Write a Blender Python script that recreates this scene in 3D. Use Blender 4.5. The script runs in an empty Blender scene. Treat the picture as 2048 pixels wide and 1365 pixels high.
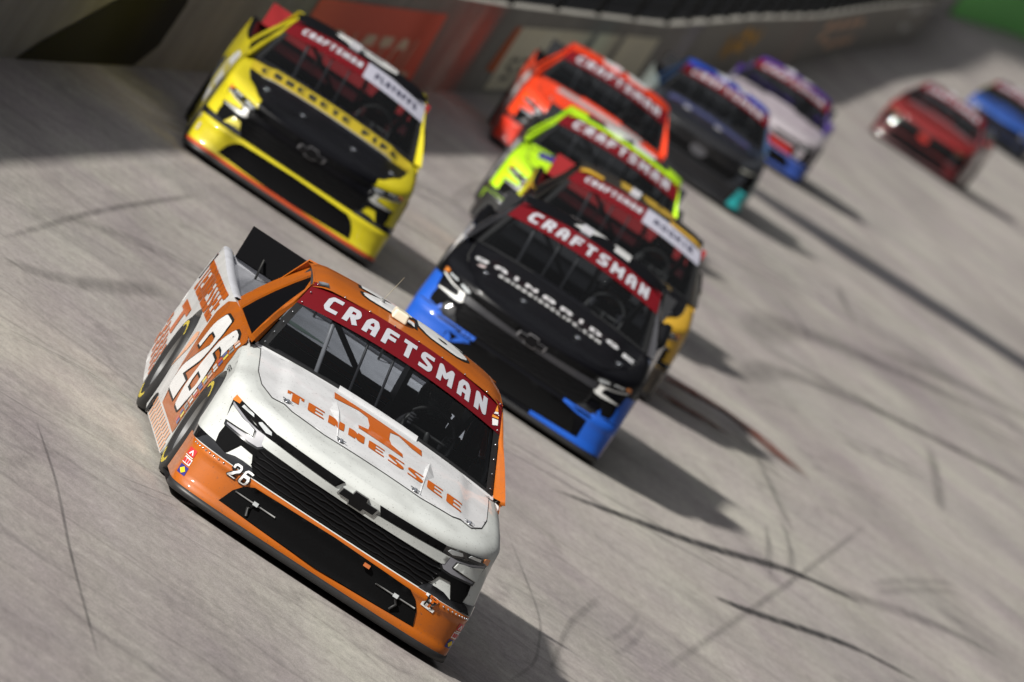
import bpy, math, random
import numpy as np
from mathutils import Vector, Matrix
from mathutils.geometry import delaunay_2d_cdt
random.seed(7)
S = bpy.context.scene
COL = S.collection
BANK = math.radians(28)
M = Matrix.Rotation(BANK, 4, 'Y')          # the track surface (local z = 0) is banked; the outside (-x) is high

# ---------------------------------------------------------------- camera, world, sun, exposure
AZ, EL, ROLL, FPX = 0.12391, 0.0621, 0.59088, 20040.0
CAMLOC = Vector((-7.087, -58.709, 5.569))
fw = Vector((math.sin(AZ)*math.cos(EL), math.cos(AZ)*math.cos(EL), -math.sin(EL)))
rt = Vector((math.cos(AZ), -math.sin(AZ), 0)); up = rt.cross(fw)
Rv = rt*math.cos(ROLL) + up*math.sin(ROLL) if False else rt*math.cos(ROLL) + up*math.sin(ROLL)
Uv = -rt*math.sin(ROLL) + up*math.cos(ROLL)
cd = bpy.data.cameras.new('camera'); cam = bpy.data.objects.new('camera', cd); COL.objects.link(cam)
mt = Matrix((( Rv.x, Uv.x, -fw.x, CAMLOC.x), (Rv.y, Uv.y, -fw.y, CAMLOC.y), (Rv.z, Uv.z, -fw.z, CAMLOC.z), (0,0,0,1)))
cam.matrix_world = M @ mt
cd.sensor_width = 36; cd.lens = FPX/2048*36; cd.clip_start = 1; cd.clip_end = 6000
cd.dof.use_dof = True; cd.dof.focus_distance = 59.4; cd.dof.aperture_fstop = 3.6; cd.dof.aperture_blades = 9
S.camera = cam

W_ = bpy.data.worlds.new('World'); S.world = W_; W_.use_nodes = True
nt = W_.node_tree; nt.nodes.clear()
SUNDIR = (M.to_3x3() @ Vector((.838*math.cos(math.radians(32)), .545*math.cos(math.radians(32)), -math.sin(math.radians(32))))).normalized()
sky = nt.nodes.new('ShaderNodeTexSky'); sky.sky_type = 'NISHITA'; sky.sun_disc = False
sky.sun_elevation = math.asin(-SUNDIR.z); sky.sun_rotation = math.atan2(-SUNDIR.x, -SUNDIR.y)
hs = nt.nodes.new('ShaderNodeHueSaturation'); hs.inputs['Saturation'].default_value = 0.12
bg = nt.nodes.new('ShaderNodeBackground'); bg.inputs['Strength'].default_value = 0.05
ow = nt.nodes.new('ShaderNodeOutputWorld')
# added sky mask: fill boosted overhead, dimmed low down to keep reflections dark
tcw = nt.nodes.new('ShaderNodeTexCoord'); sep = nt.nodes.new('ShaderNodeSeparateXYZ'); nt.links.new(tcw.outputs['Generated'], sep.inputs[0])
mr = nt.nodes.new('ShaderNodeMapRange'); mr.interpolation_type = 'SMOOTHSTEP'
for i, q in ((1, .30), (2, .85), (3, .05), (4, 2.25)): mr.inputs[i].default_value = q
nt.links.new(sep.outputs[2], mr.inputs[0])
mxw = nt.nodes.new('ShaderNodeMix'); mxw.data_type = 'RGBA'; mxw.blend_type = 'MULTIPLY'; mxw.inputs[0].default_value = 1
nt.links.new(sky.outputs[0], hs.inputs['Color']); nt.links.new(hs.outputs[0], mxw.inputs[6]); nt.links.new(mr.outputs[0], mxw.inputs[7]); nt.links.new(mxw.outputs[2], bg.inputs[0]); nt.links.new(bg.outputs[0], ow.inputs[0])
sl = bpy.data.lights.new('sun', 'SUN'); sl.energy = 4.2; sl.angle = math.radians(3.2); sl.color = (1.0, .965, .9)
so = bpy.data.objects.new('sun', sl); COL.objects.link(so); so.rotation_euler = SUNDIR.to_track_quat('-Z', 'Y').to_euler()
S.view_settings.view_transform = 'Standard'; S.view_settings.look = 'None'
S.view_settings.exposure = 0.42; S.view_settings.gamma = 1
S.render.resolution_x = 1024; S.render.resolution_y = 682

# ---------------------------------------------------------------- materials
MC = {}
def mat(name, col, rough=.5, metal=0, coat=0, spec=.5, var=0, varscale=30, speck=0):
    if name in MC: return MC[name]
    m = bpy.data.materials.new(name); m.use_nodes = True; n = m.node_tree; b = n.nodes['Principled BSDF']
    b.inputs['Base Color'].default_value = (*col, 1); b.inputs['Roughness'].default_value = rough
    b.inputs['Metallic'].default_value = metal; b.inputs['Coat Weight'].default_value = coat
    b.inputs['Coat Roughness'].default_value = .04; b.inputs['Specular IOR Level'].default_value = spec
    tc = n.nodes.new('ShaderNodeTexCoord'); no = n.nodes.new('ShaderNodeTexNoise')
    no.inputs['Scale'].default_value = varscale; no.inputs['Detail'].default_value = 5
    n.links.new(tc.outputs['Object'], no.inputs['Vector'])
    mx = n.nodes.new('ShaderNodeMix'); mx.data_type = 'RGBA'; v = var if var else .06
    mx.inputs[6].default_value = (*[c*(1-v) for c in col], 1); mx.inputs[7].default_value = (*[min(1, c*(1+v)) for c in col], 1)
    n.links.new(no.outputs['Fac'], mx.inputs[0]); out = mx.outputs[2]
    if speck:                                                        # rubber flecks and road grime stuck to the paint
        n2 = n.nodes.new('ShaderNodeTexNoise'); n2.inputs['Scale'].default_value = 75; n2.inputs['Detail'].default_value = 3
        n3 = n.nodes.new('ShaderNodeTexNoise'); n3.inputs['Scale'].default_value = 4; n3.inputs['Detail'].default_value = 4
        n.links.new(tc.outputs['Object'], n2.inputs['Vector']); n.links.new(tc.outputs['Object'], n3.inputs['Vector'])
        r2 = n.nodes.new('ShaderNodeMapRange'); r2.inputs[1].default_value = .64; r2.inputs[2].default_value = .72; n.links.new(n2.outputs['Fac'], r2.inputs[0])
        r3 = n.nodes.new('ShaderNodeMapRange'); r3.inputs[1].default_value = .45; r3.inputs[2].default_value = .75; r3.inputs[4].default_value = .22; n.links.new(n3.outputs['Fac'], r3.inputs[0])
        ad = n.nodes.new('ShaderNodeMath'); ad.operation = 'MULTIPLY_ADD'; ad.inputs[1].default_value = speck; n.links.new(r2.outputs[0], ad.inputs[0]); n.links.new(r3.outputs[0], ad.inputs[2])
        m2 = n.nodes.new('ShaderNodeMix'); m2.data_type = 'RGBA'; m2.inputs[7].default_value = (.06,.055,.05,1); n.links.new(ad.outputs[0], m2.inputs[0]); n.links.new(out, m2.inputs[6]); out = m2.outputs[2]
    n.links.new(out, b.inputs['Base Color'])
    MC[name] = m; return m
def paint(name, col, **k):
    k.setdefault('rough', .5); k.setdefault('coat', .55); k.setdefault('spec', .3); k.setdefault('var', .09); k.setdefault('varscale', 5)
    return mat(name, col, **k)
def glassmat():
    if 'glass' in MC: return MC['glass']
    m = bpy.data.materials.new('glass'); m.use_nodes = True; n = m.node_tree; n.nodes.clear()
    t = n.nodes.new('ShaderNodeBsdfTransparent'); t.inputs[0].default_value = (.62, .64, .66, 1)
    g = n.nodes.new('ShaderNodeBsdfGlossy'); g.inputs['Roughness'].default_value = .03
    f = n.nodes.new('ShaderNodeFresnel'); f.inputs[0].default_value = 1.32
    mx = n.nodes.new('ShaderNodeMixShader'); o = n.nodes.new('ShaderNodeOutputMaterial')
    n.links.new(f.outputs[0], mx.inputs[0]); n.links.new(t.outputs[0], mx.inputs[1]); n.links.new(g.outputs[0], mx.inputs[2])
    n.links.new(mx.outputs[0], o.inputs[0]); MC['glass'] = m; return m
def rubmat(name, dens, col=(.02,.019,.02), sc=(3,.35,1), edge=.5):
    """see-through rubber / stain / painted shadow fringe on the concrete: broken up by noise, soft at its edges (uv.x across the streak)"""
    if name in MC: return MC[name]
    m = bpy.data.materials.new(name); m.use_nodes = True; n = m.node_tree; b = n.nodes['Principled BSDF']
    b.inputs['Base Color'].default_value = (*col, 1); b.inputs['Roughness'].default_value = .8
    tc = n.nodes.new('ShaderNodeTexCoord'); mp = n.nodes.new('ShaderNodeMapping'); mp.inputs['Scale'].default_value = sc
    no = n.nodes.new('ShaderNodeTexNoise'); no.inputs['Scale'].default_value = 3; no.inputs['Detail'].default_value = 6
    n.links.new(tc.outputs['Object'], mp.inputs[0]); n.links.new(mp.outputs[0], no.inputs['Vector'])
    sp = n.nodes.new('ShaderNodeSeparateXYZ'); n.links.new(tc.outputs['UV'], sp.inputs[0])
    def math_(op, a, bb):
        q = n.nodes.new('ShaderNodeMath'); q.operation = op
        for i, v in enumerate((a, bb)):
            if isinstance(v, (int, float)): q.inputs[i].default_value = v
            else: n.links.new(v, q.inputs[i])
        return q.outputs[0]
    ex = math_('SUBTRACT', 1, math_('POWER', math_('ABSOLUTE', math_('SUBTRACT', math_('MULTIPLY', sp.outputs[0], 2), 1), 0), 2.0))
    ey = math_('SUBTRACT', 1, math_('POWER', math_('ABSOLUTE', math_('SUBTRACT', math_('MULTIPLY', sp.outputs[1], 2), 1), 0), 6.0))
    nn = math_('ADD', math_('MULTIPLY', no.outputs['Fac'], 1.5), -.05)
    al = math_('MULTIPLY', math_('MULTIPLY', ex, ey), math_('MULTIPLY', nn, dens))
    al = math_('MINIMUM', al, 1.0)
    n.links.new(al, b.inputs['Alpha']); MC[name] = m; return m

# ---------------------------------------------------------------- object helpers
def tag(o, label=None, cat=None, group=None, kind=None):
    if label: o['label'] = label
    if cat: o['category'] = cat
    if group: o['group'] = group
    if kind: o['kind'] = kind
    return o
def empty(name, mw=None):
    o = bpy.data.objects.new(name, None); COL.objects.link(o); o.empty_display_size = .2
    if mw is not None: o.matrix_world = mw
    return o
def mesh(name, vs, fs, m, parent=None, smooth=True, mats=None, fm=None, uv=None):
    me = bpy.data.meshes.new(name); me.from_pydata([tuple(v) for v in vs], [], fs); me.update()
    for q in (mats or [m]): me.materials.append(q)
    if smooth: me.polygons.foreach_set('use_smooth', [True]*len(me.polygons))
    if fm: me.polygons.foreach_set('material_index', fm)
    if uv:
        l = me.uv_layers.new(name='UVMap')
        for lp in me.loops: l.data[lp.index].uv = uv[lp.vertex_index]
    o = bpy.data.objects.new(name, me); COL.objects.link(o)
    if parent: o.parent = parent
    return o
class MB:
    def __init__(s): s.v = []; s.f = []
    def add(s, v, f):
        k = len(s.v); s.v += [tuple(p) for p in v]; s.f += [tuple(i+k for i in q) for q in f]; return s
    def box(s, a, b):
        x0,y0,z0 = a; x1,y1,z1 = b
        return s.add([(x0,y0,z0),(x1,y0,z0),(x1,y1,z0),(x0,y1,z0),(x0,y0,z1),(x1,y0,z1),(x1,y1,z1),(x0,y1,z1)],
              [(0,3,2,1),(4,5,6,7),(0,1,5,4),(1,2,6,5),(2,3,7,6),(3,0,4,7)])
    def tube(s, pts, r, n=10, cap=True):
        P = [Vector(p) for p in pts]; rings = []; ref = Vector((0,0,1))
        for i, p in enumerate(P):
            d = (P[min(i+1,len(P)-1)]-P[max(i-1,0)]).normalized()
            a = d.cross(ref if abs(d.z) < .9 else Vector((1,0,0))).normalized(); b = d.cross(a)
            rr = r[i] if isinstance(r, (list, tuple)) else r
            rings.append([p+a*rr*math.cos(2*math.pi*k/n)+b*rr*math.sin(2*math.pi*k/n) for k in range(n)])
        v = [q for g in rings for q in g]; f = []
        for i in range(len(P)-1):
            for k in range(n): f.append((i*n+k, i*n+(k+1)%n, (i+1)*n+(k+1)%n, (i+1)*n+k))
        if cap: f += [tuple(range(n)), tuple(reversed(range((len(P)-1)*n, len(P)*n)))]
        return s.add(v, f)
    def lathe(s, c, prof, axis='x', n=40):
        c = Vector(c); v = []; f = []; m = len(prof)
        for k in range(n):
            a = 2*math.pi*k/n
            for (h, r) in prof:
                if axis == 'x': v.append(c+Vector((h, r*math.cos(a), r*math.sin(a))))
                elif axis == 'y': v.append(c+Vector((r*math.cos(a), h, r*math.sin(a))))
                else: v.append(c+Vector((r*math.cos(a), r*math.sin(a), h)))
        for k in range(n):
            for j in range(m-1): f.append((k*m+j, ((k+1)%n)*m+j, ((k+1)%n)*m+j+1, k*m+j+1))
        return s.add(v, f)
    def done(s, name, m, parent=None, smooth=True, **k): return mesh(name, s.v, s.f, m, parent, smooth, **k)
def inpoly(px, py, poly):
    r = np.zeros(len(px), bool); n = len(poly)
    for i in range(n):
        x0, y0 = poly[i]; x1, y1 = poly[(i+1) % n]
        if y0 == y1: continue
        c = ((y0 > py) != (y1 > py)) & (px < (x1-x0)*(py-y0)/(y1-y0)+x0)
        r ^= c
    return r
CACHE = {}
def cdt(polys, holes, res):
    V = []; E = []
    for p in list(polys)+list(holes):
        k = len(V); pts = []
        for i in range(len(p)):
            a = p[i]; b = p[(i+1) % len(p)]; L = math.hypot(b[0]-a[0], b[1]-a[1]); m = max(1, int(math.ceil(L/res)))
            for j in range(m): pts.append((a[0]+(b[0]-a[0])*j/m, a[1]+(b[1]-a[1])*j/m))
        V += pts; E += [(k+i, k+(i+1) % len(pts)) for i in range(len(pts))]
    A = np.array(V); lo = A.min(0); hi = A.max(0)
    gx = np.arange(lo[0]+res*.5, hi[0], res); gy = np.arange(lo[1]+res*.5, hi[1], res)
    if len(gx) and len(gy):
        G = np.array([(x+(res/2 if j % 2 else 0), y) for j, y in enumerate(gy) for x in gx])
        ins = np.zeros(len(G), bool)
        for p in polys: ins |= inpoly(G[:,0], G[:,1], p)
        for p in holes: ins &= ~inpoly(G[:,0], G[:,1], p)
        G = G[ins]
        if len(G) and len(A) < 1500:                        # keep grid points off the outline
            d = ((G[:,None,:]-A[None,:,:])**2).sum(2).min(1); G = G[d > (res*.35)**2]
        V = V+[tuple(g) for g in G]
    vo, eo, fo, _, _, _ = delaunay_2d_cdt([Vector(v) for v in V], E, [], 0, 1e-5)
    P = np.array([tuple(v) for v in vo]); F = np.array([f for f in fo if len(f) == 3])
    if not len(F): return P, F
    c = P[F].mean(1); ins = np.zeros(len(F), bool)
    for p in polys: ins |= inpoly(c[:,0], c[:,1], p)
    for p in holes: ins &= ~inpoly(c[:,0], c[:,1], p)
    F = F[ins]
    a = P[F[:,1]]-P[F[:,0]]; b = P[F[:,2]]-P[F[:,0]]; ar = a[:,0]*b[:,1]-a[:,1]*b[:,0]
    F = F[np.abs(ar) > 1e-10]; used = np.unique(F); rm = -np.ones(len(P), int); rm[used] = range(len(used))
    return P[used], rm[F]
def panel(name, polys, f, m, parent, holes=(), res=.05, off=0.0, rim=0.0, mb=None, out=None):
    """flat outlines in a surface's own (a, b) coordinates laid onto the curved surface f(a, b)"""
    key = repr((polys, holes, f.__name__, res, off, rim, out))
    if key not in CACHE:
        P, F = cdt(polys, holes, res); V = []; N = []
        ctr = Vector(out) if out else Vector((0, 2.6, .45)); e = .004
        for (a, b) in P:
            p = Vector(f(a, b)); du = Vector(f(a+e, b))-Vector(f(a-e, b)); dv = Vector(f(a, b+e))-Vector(f(a, b-e))
            n = du.cross(dv); n = n.normalized() if n.length > 1e-12 else Vector((0,0,1))
            if n.dot(p-ctr) < 0: n = -n
            N.append(n); V.append(p+n*off)
        F = [tuple(int(i) for i in t) for t in F]; G = []
        for t in F:
            q = (V[t[1]]-V[t[0]]).cross(V[t[2]]-V[t[0]])
            G.append(t if q.dot(N[t[0]]) > 0 else t[::-1])
        if rim:
            cnt = {}
            for t in G:
                for i in range(3):
                    a, b = t[i], t[(i+1) % 3]; cnt[(a, b)] = 1
            bd = [(a, b) for (a, b) in cnt if (b, a) not in cnt]; mp = {}; n0 = len(V)
            for a, b in bd:
                for i in (a, b):
                    for w in (0,):
                        if i not in mp: mp[i] = (len(V), len(V)+1); V.append(V[i].copy()); V.append(V[i]-N[i]*rim)
            for a, b in bd: G.append((mp[b][0], mp[a][0], mp[a][1], mp[b][1]))
        CACHE[key] = ([tuple(v) for v in V], G)
    V, G = CACHE[key]
    if mb is not None: mb.add(V, G); return None
    return mesh(name, V, G, m, parent)
def strip(rows, name, m, parent, mb=None):
    v = [p for r in rows for p in r]; n = len(rows[0]); f = []
    for i in range(len(rows)-1):
        for k in range(n-1): f.append((i*n+k, i*n+k+1, (i+1)*n+k+1, (i+1)*n+k))
    if mb is not None: return mb.add(v, f)
    return mesh(name, v, f, m, parent)

# ---------------------------------------------------------------- stroke lettering
G_ = {
'A':[[(0,0),(0,.72),(.28,1),(.72,1),(1,.72),(1,0)],[(0,.38),(1,.38)]],
'B':[[(0,0),(0,1),(.8,1),(1,.85),(1,.65),(.82,.52),(0,.52)],[(.82,.52),(1,.38),(1,.15),(.8,0),(0,0)]],
'C':[[(1,1),(.22,1),(0,.8),(0,.2),(.22,0),(1,0)]],
'D':[[(0,0),(0,1),(.7,1),(1,.72),(1,.28),(.7,0),(0,0)]],
'E':[[(1,1),(0,1),(0,0),(1,0)],[(0,.5),(.85,.5)]],
'F':[[(1,1),(0,1),(0,0)],[(0,.5),(.85,.5)]],
'G':[[(1,.75),(.8,1),(.2,1),(0,.8),(0,.2),(.2,0),(.8,0),(1,.2),(1,.48),(.55,.48)]],
'H':[[(0,0),(0,1)],[(1,0),(1,1)],[(0,.5),(1,.5)]],
'I':[[(.5,0),(.5,1)]],
'K':[[(0,0),(0,1)],[(1,1),(0,.45)],[(.35,.62),(1,0)]],
'L':[[(0,1),(0,0),(1,0)]],
'M':[[(0,0),(0,1),(.5,.35),(1,1),(1,0)]],
'N':[[(0,0),(0,1),(1,0),(1,1)]],
'O':[[(.2,0),(0,.2),(0,.8),(.2,1),(.8,1),(1,.8),(1,.2),(.8,0),(.2,0)]],
'P':[[(0,0),(0,1),(.8,1),(1,.82),(1,.6),(.8,.45),(0,.45)]],
'R':[[(0,0),(0,1),(.8,1),(1,.82),(1,.62),(.8,.45),(0,.45)],[(.5,.45),(1,0)]],
'S':[[(1,1),(.15,1),(0,.86),(0,.64),(1,.36),(1,.14),(.85,0),(0,0)]],
'T':[[(0,1),(1,1)],[(.5,1),(.5,0)]],
'U':[[(0,1),(0,.2),(.2,0),(.8,0),(1,.2),(1,1)]],
'V':[[(0,1),(.5,0),(1,1)]],
'W':[[(0,1),(.2,0),(.5,.7),(.8,0),(1,1)]],
'X':[[(0,0),(1,1)],[(0,1),(1,0)]],
'Y':[[(0,1),(.5,.5),(1,1)],[(.5,.5),(.5,0)]],
'Z':[[(0,1),(1,1),(0,0),(1,0)]],
'0':[[(.2,0),(0,.2),(0,.8),(.2,1),(.8,1),(1,.8),(1,.2),(.8,0),(.2,0)]],
'1':[[(.2,.75),(.5,1),(.5,0)]],
'2':[[(0,.72),(0,.85),(.2,1),(.8,1),(1,.85),(1,.62),(0,.12),(0,0),(1,0)]],
'4':[[(.75,0),(.75,1),(0,.3),(1,.3)]],
'6':[[(.96,.97),(.7,1),(.2,1),(0,.8),(0,.2),(.2,0),(.8,0),(1,.2),(1,.38),(.8,.55),(0,.55)]],
'7':[[(0,1),(1,1),(.35,0)]],
'8':[[(.2,0),(0,.2),(0,.35),(.2,.52),(.8,.52),(1,.65),(1,.82),(.8,1),(.2,1),(0,.82),(0,.65),(.2,.52)],[(.8,.52),(1,.35),(1,.2),(.8,0),(.2,0)]],
'5':[[(1,1),(0,1),(0,.58),(.8,.58),(1,.42),(1,.2),(.8,0),(0,0)]],
'3':[[(0,1),(.8,1),(1,.85),(1,.65),(.8,.52),(.3,.52)],[(.8,.52),(1,.35),(1,.15),(.8,0),(0,0)]],
'9':[[(0,.2),(.2,0),(.8,0),(1,.2),(1,.8),(.8,1),(.2,1),(0,.8),(0,.6),(.2,.45),(1,.45)]],
'.':[[(.5,0),(.5,.04)]], '|':[[(.5,0),(.5,1)]],
}
def thick(pl, t, conv):
    """outline polygons of one polyline of full width t (already in letter units), mapped with conv"""
    out = []
    for i in range(len(pl)-1):
        (x0,y0),(x1,y1) = pl[i], pl[i+1]; L = math.hypot(x1-x0, y1-y0) or 1; dx, dy = (x1-x0)/L, (y1-y0)/L
        e = t*.5 if False else 0
        nx, ny = -dy*t/2, dx*t/2
        out.append([(x0+nx,y0+ny),(x0-nx,y0-ny),(x1-nx,y1-ny),(x1+nx,y1+ny)])
        if i > 0:
            out.append([(x0+t/2*math.cos(a*math.pi/4+.39), y0+t/2*math.sin(a*math.pi/4+.39)) for a in range(8)])
    return [[conv(*q) for q in p] for p in out]
def word(text, a0, a1, b0, b1, t=.2, gap=.32, slant=0, wide=1.0, serif=0, conv=None, grow=0):
    """stroke-letter polygons filling the box [a0,a1] x [b0,b1]; t = stroke width over letter height"""
    n = len(text); adv = [(.55 if c in 'I1.|' else (1.25 if c in 'MW' else 1.0)) if c != ' ' else .6 for c in text]
    tot = sum(adv)+gap*(n-1); out = []; x = 0
    H = b1-b0; U = (a1-a0)/tot
    for c, ad in zip(text, adv):
        if c != ' ':
            w = U*ad; wl = abs(w)-H*t; s = 1 if w > 0 else -1; base = a0+U*x
            def cv(px, py):
                q = base+s*(px); 
                return (q+slant*(py)*s, b0+py)
            for pl in G_[c]:
                if c in 'I|': pts = [(abs(w)/2, t/2*H+y*(H-t*H)) for (_, y) in pl]
                else: pts = [(t*H/2+px*wl, t*H/2+py*(H-t*H)) for px, py in pl]
                # square ends
                for end in (0, -1):
                    o = pts[1] if end == 0 else pts[-2]; p = pts[end]; L = math.hypot(p[0]-o[0], p[1]-o[1]) or 1
                    k = (t*H/2+grow)/L; pts[end] = (p[0]+(p[0]-o[0])*k, p[1]+(p[1]-o[1])*k)
                out += thick(pts, t*H+2*grow, cv)
            if serif:
                for pl in G_[c]:
                    for (px, py) in (pl[0], pl[-1]):
                        if py in (0, 1):
                            X = t*H/2+px*wl; Y = 0 if py == 0 else H-serif
                            out.append([cv(X-H*t*1.0, Y), cv(X+H*t*1.0, Y), cv(X+H*t*1.0, Y+serif), cv(X-H*t*1.0, Y+serif)])
        x += ad+gap
    if conv: out = [[conv(*q) for q in p] for p in out]
    return out

# ---------------------------------------------------------------- truck body surfaces (metres; nose towards -y, z up)
def ip(t, pts):
    if t <= pts[0][0]: return pts[0][1]
    for (a, x), (b, y) in zip(pts, pts[1:]):
        if t <= b: return x+(y-x)*(t-a)/(b-a)
    return pts[-1][1]
def ss(a, b, t):
    t = max(0, min(1, (t-a)/(b-a))); return t*t*(3-2*t)
YC = [(.05,.0),(.12,.004),(.138,.024),(.3,.032),(.322,.016),(.342,.024),(.358,.055),(.38,.07),(.5,.07),(.6,.05),(.9,.05)]
LL = [(.05,.30),(.35,.40),(.45,.5),(.6,.68),(.9,.68)]
NN = [(.05,3.2),(.35,3.),(.6,2.3),(.9,2.3)]
WW = [(.05,.985),(.4,.99),(.6,.98),(.75,.965),(.85,.945),(.93,.915),(1.0,.89)]
WR = [(.05,.985),(.4,1.0),(.8,.99),(.95,.98),(1.05,.965)]
ZC = [(.05,.66),(.1,.70),(.25,.755),(.5,.81),(.9,.875),(1.25,.935),(1.45,.962),(1.7,.985)]
def Yn(x, z):
    w = ip(z, WW); n = ip(z, NN); a = min(abs(x)/w, .99995)
    return ip(z, YC)+ip(z, LL)*(1-(1-a**n)**(1/n))
def f_nose(x, z): return (x, Yn(x, z), z)
def f_ring(s, z):
    n = ip(z, NN); th = min(1, abs(s))*math.pi/2; sg = 1 if s >= 0 else -1
    return (sg*ip(z, WW)*math.sin(th)**(2/n), ip(z, YC)+ip(z, LL)*(1-max(0, math.cos(th))**(2/n)), z)
def Hd(x, y):
    r = 0
    a = abs(x)
    r += .016*(1-ss(.60, .70, a))*ss(.35, .8, y)                     # raised centre of the bonnet
    return ip(y, ZC)-.035*(x/.86)**2+r
def f_hood(x, y): return (x, y, Hd(x, y))
def Sx(y, z):
    k = ss(2.0, 3.6, y); return ip(z, WW)*(1-k)+ip(z, WR)*k
def f_sl(y, z): return (-Sx(y, z), y, z)
def f_sr(y, z): return (Sx(y, z), y, z)
def zA(y): return ip(y, [(.05,.64),(.2,.665),(.42,.695),(.73,.765),(.95,.81),(1.45,.885)])
def BT(y): return ip(y, [(1.45,.925),(2.0,.955),(2.9,.972),(4.2,1.01),(5.2,1.055)])      # belt / bed rail height
def f_csl(y, z): return (-(.93-.45*(z-.955)-.35*(z-.955)**2), y, z)
def f_csr(y, z): return (.93-.45*(z-.955)-.35*(z-.955)**2, y, z)
def f_ws(a, b):                                                       # windscreen, a -1..1, b 0..1
    bul = .02*math.sin(math.pi*max(0, min(1, b)))*(1-a*a)
    return (a*(.868-.168*b), 1.43+.70*b+.06*a*a-bul*1.0, .982+.452*b-.046*a*a+bul*.8)
def f_roof(x, y):
    return (x, y, ip(y, [(2.12,1.434),(2.25,1.46),(2.5,1.482),(2.8,1.492),(3.05,1.482)])-.046*(x/.70)**2-.03*ss(.6, .72, abs(x)))
def f_rear(x, z): return (x, 3.06+.25*(1.48-z), z)
def f_tail(x, z): return (x, 5.22-.04*(x*x), z)
def f_bed(x, y): return (x, y, BT(y)-.012-.05*0)
def mir(P): return [[(-x, y) for (x, y) in p] for p in P]
def both(P): return list(P)+mir(P)
def arc(cx, cz, r, a0, a1, n=16): return [(cx+r*math.cos(math.radians(a0+(a1-a0)*i/n)), cz+r*math.sin(math.radians(a0+(a1-a0)*i/n))) for i in range(n+1)]
YF, YR, RW = 1.04, 3.90, .345

def shoulder(s, k):
    d = ip(k, [(0,0),(1,.028),(2,.065),(3,.12)]); dy = ip(k, [(0,0),(1,.008),(2,.03),(3,.06)]); a = abs(s); sg = 1 if s >= 0 else -1
    n = 2.3; yc = .05+dy; L = .68; yend = yc+L
    th = min(1, a)*math.pi/2
    y = yc+L*(1-max(0, math.cos(th))**(2/n)) if a <= 1 else yend+(1.46-yend)*(a-1)
    z0 = zA(max(.05, y-dy)); w = ip(z0, WW)-d
    x = sg*w*(math.sin(th)**(2/n) if a <= 1 else 1)
    h = Hd(x, y); z = z0+(h-.001-z0)*ip(k, [(0,0),(1,.62),(2,.93),(3,1)])
    return (x, y, z)
def f_shoulder(s, k): return shoulder(s, k)
def ring_band(name, m, parent, m2=None, lim=.62):
    """rounded shoulder from the nose/fender line up onto the bonnet, then the bonnet skin itself"""
    ss_ = [2-.14*i for i in range(8)]+[1-.055*i for i in range(19)]+[0]
    ss_ = sorted(set([round(s, 3) for s in ss_ if s >= 0])); ss_ = [-s for s in ss_[::-1] if s > 0]+ss_
    pt = shoulder
    def lo(s):
        if abs(s) <= 1: return f_ring(s, .636)
        q = pt(s, 0); return (q[0], q[1], q[2]-.002)
    rows = [[lo(s) for s in ss_]]+[[pt(s, k) for s in ss_] for k in range(4)]
    mb = MB(); strip(rows, None, None, None, mb)
    rows = []
    for s in [q for q in ss_ if q >= 0]:
        x, y, z = pt(s, 3); rows.append([(x*u, y, Hd(x*u, y)-.001) for u in [i/16 for i in range(-16, 17)]])
    strip(rows, None, None, None, mb)
    if m2:
        A = MB(); B = MB(); A.v = mb.v; B.v = list(mb.v)
        for f in mb.f:
            cx = sum(mb.v[i][0] for i in f)/len(f); cy = sum(mb.v[i][1] for i in f)/len(f)
            (B if abs(cx) < lim+.10*ss(.2, .8, cy) and cy < .9 else A).f.append(f)
        for q in (A, B):
            us = sorted({i for f in q.f for i in f}); rm2 = {i: k for k, i in enumerate(us)}; q.v = [q.v[i] for i in us]; q.f = [tuple(rm2[i] for i in f) for f in q.f]
        B.done('nose_cap', m2, parent); return A.done(name, m, parent)
    return mb.done(name, m, parent)

def side_outline_front():
    e = [(ip(z, YC)+ip(z, LL), z) for z in (.36, .42, .48, .54, .60, .64)]
    top = [(y, zA(y)) for y in (.74, .85, .95, 1.1, 1.3, 1.455)]
    return e+top

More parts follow.
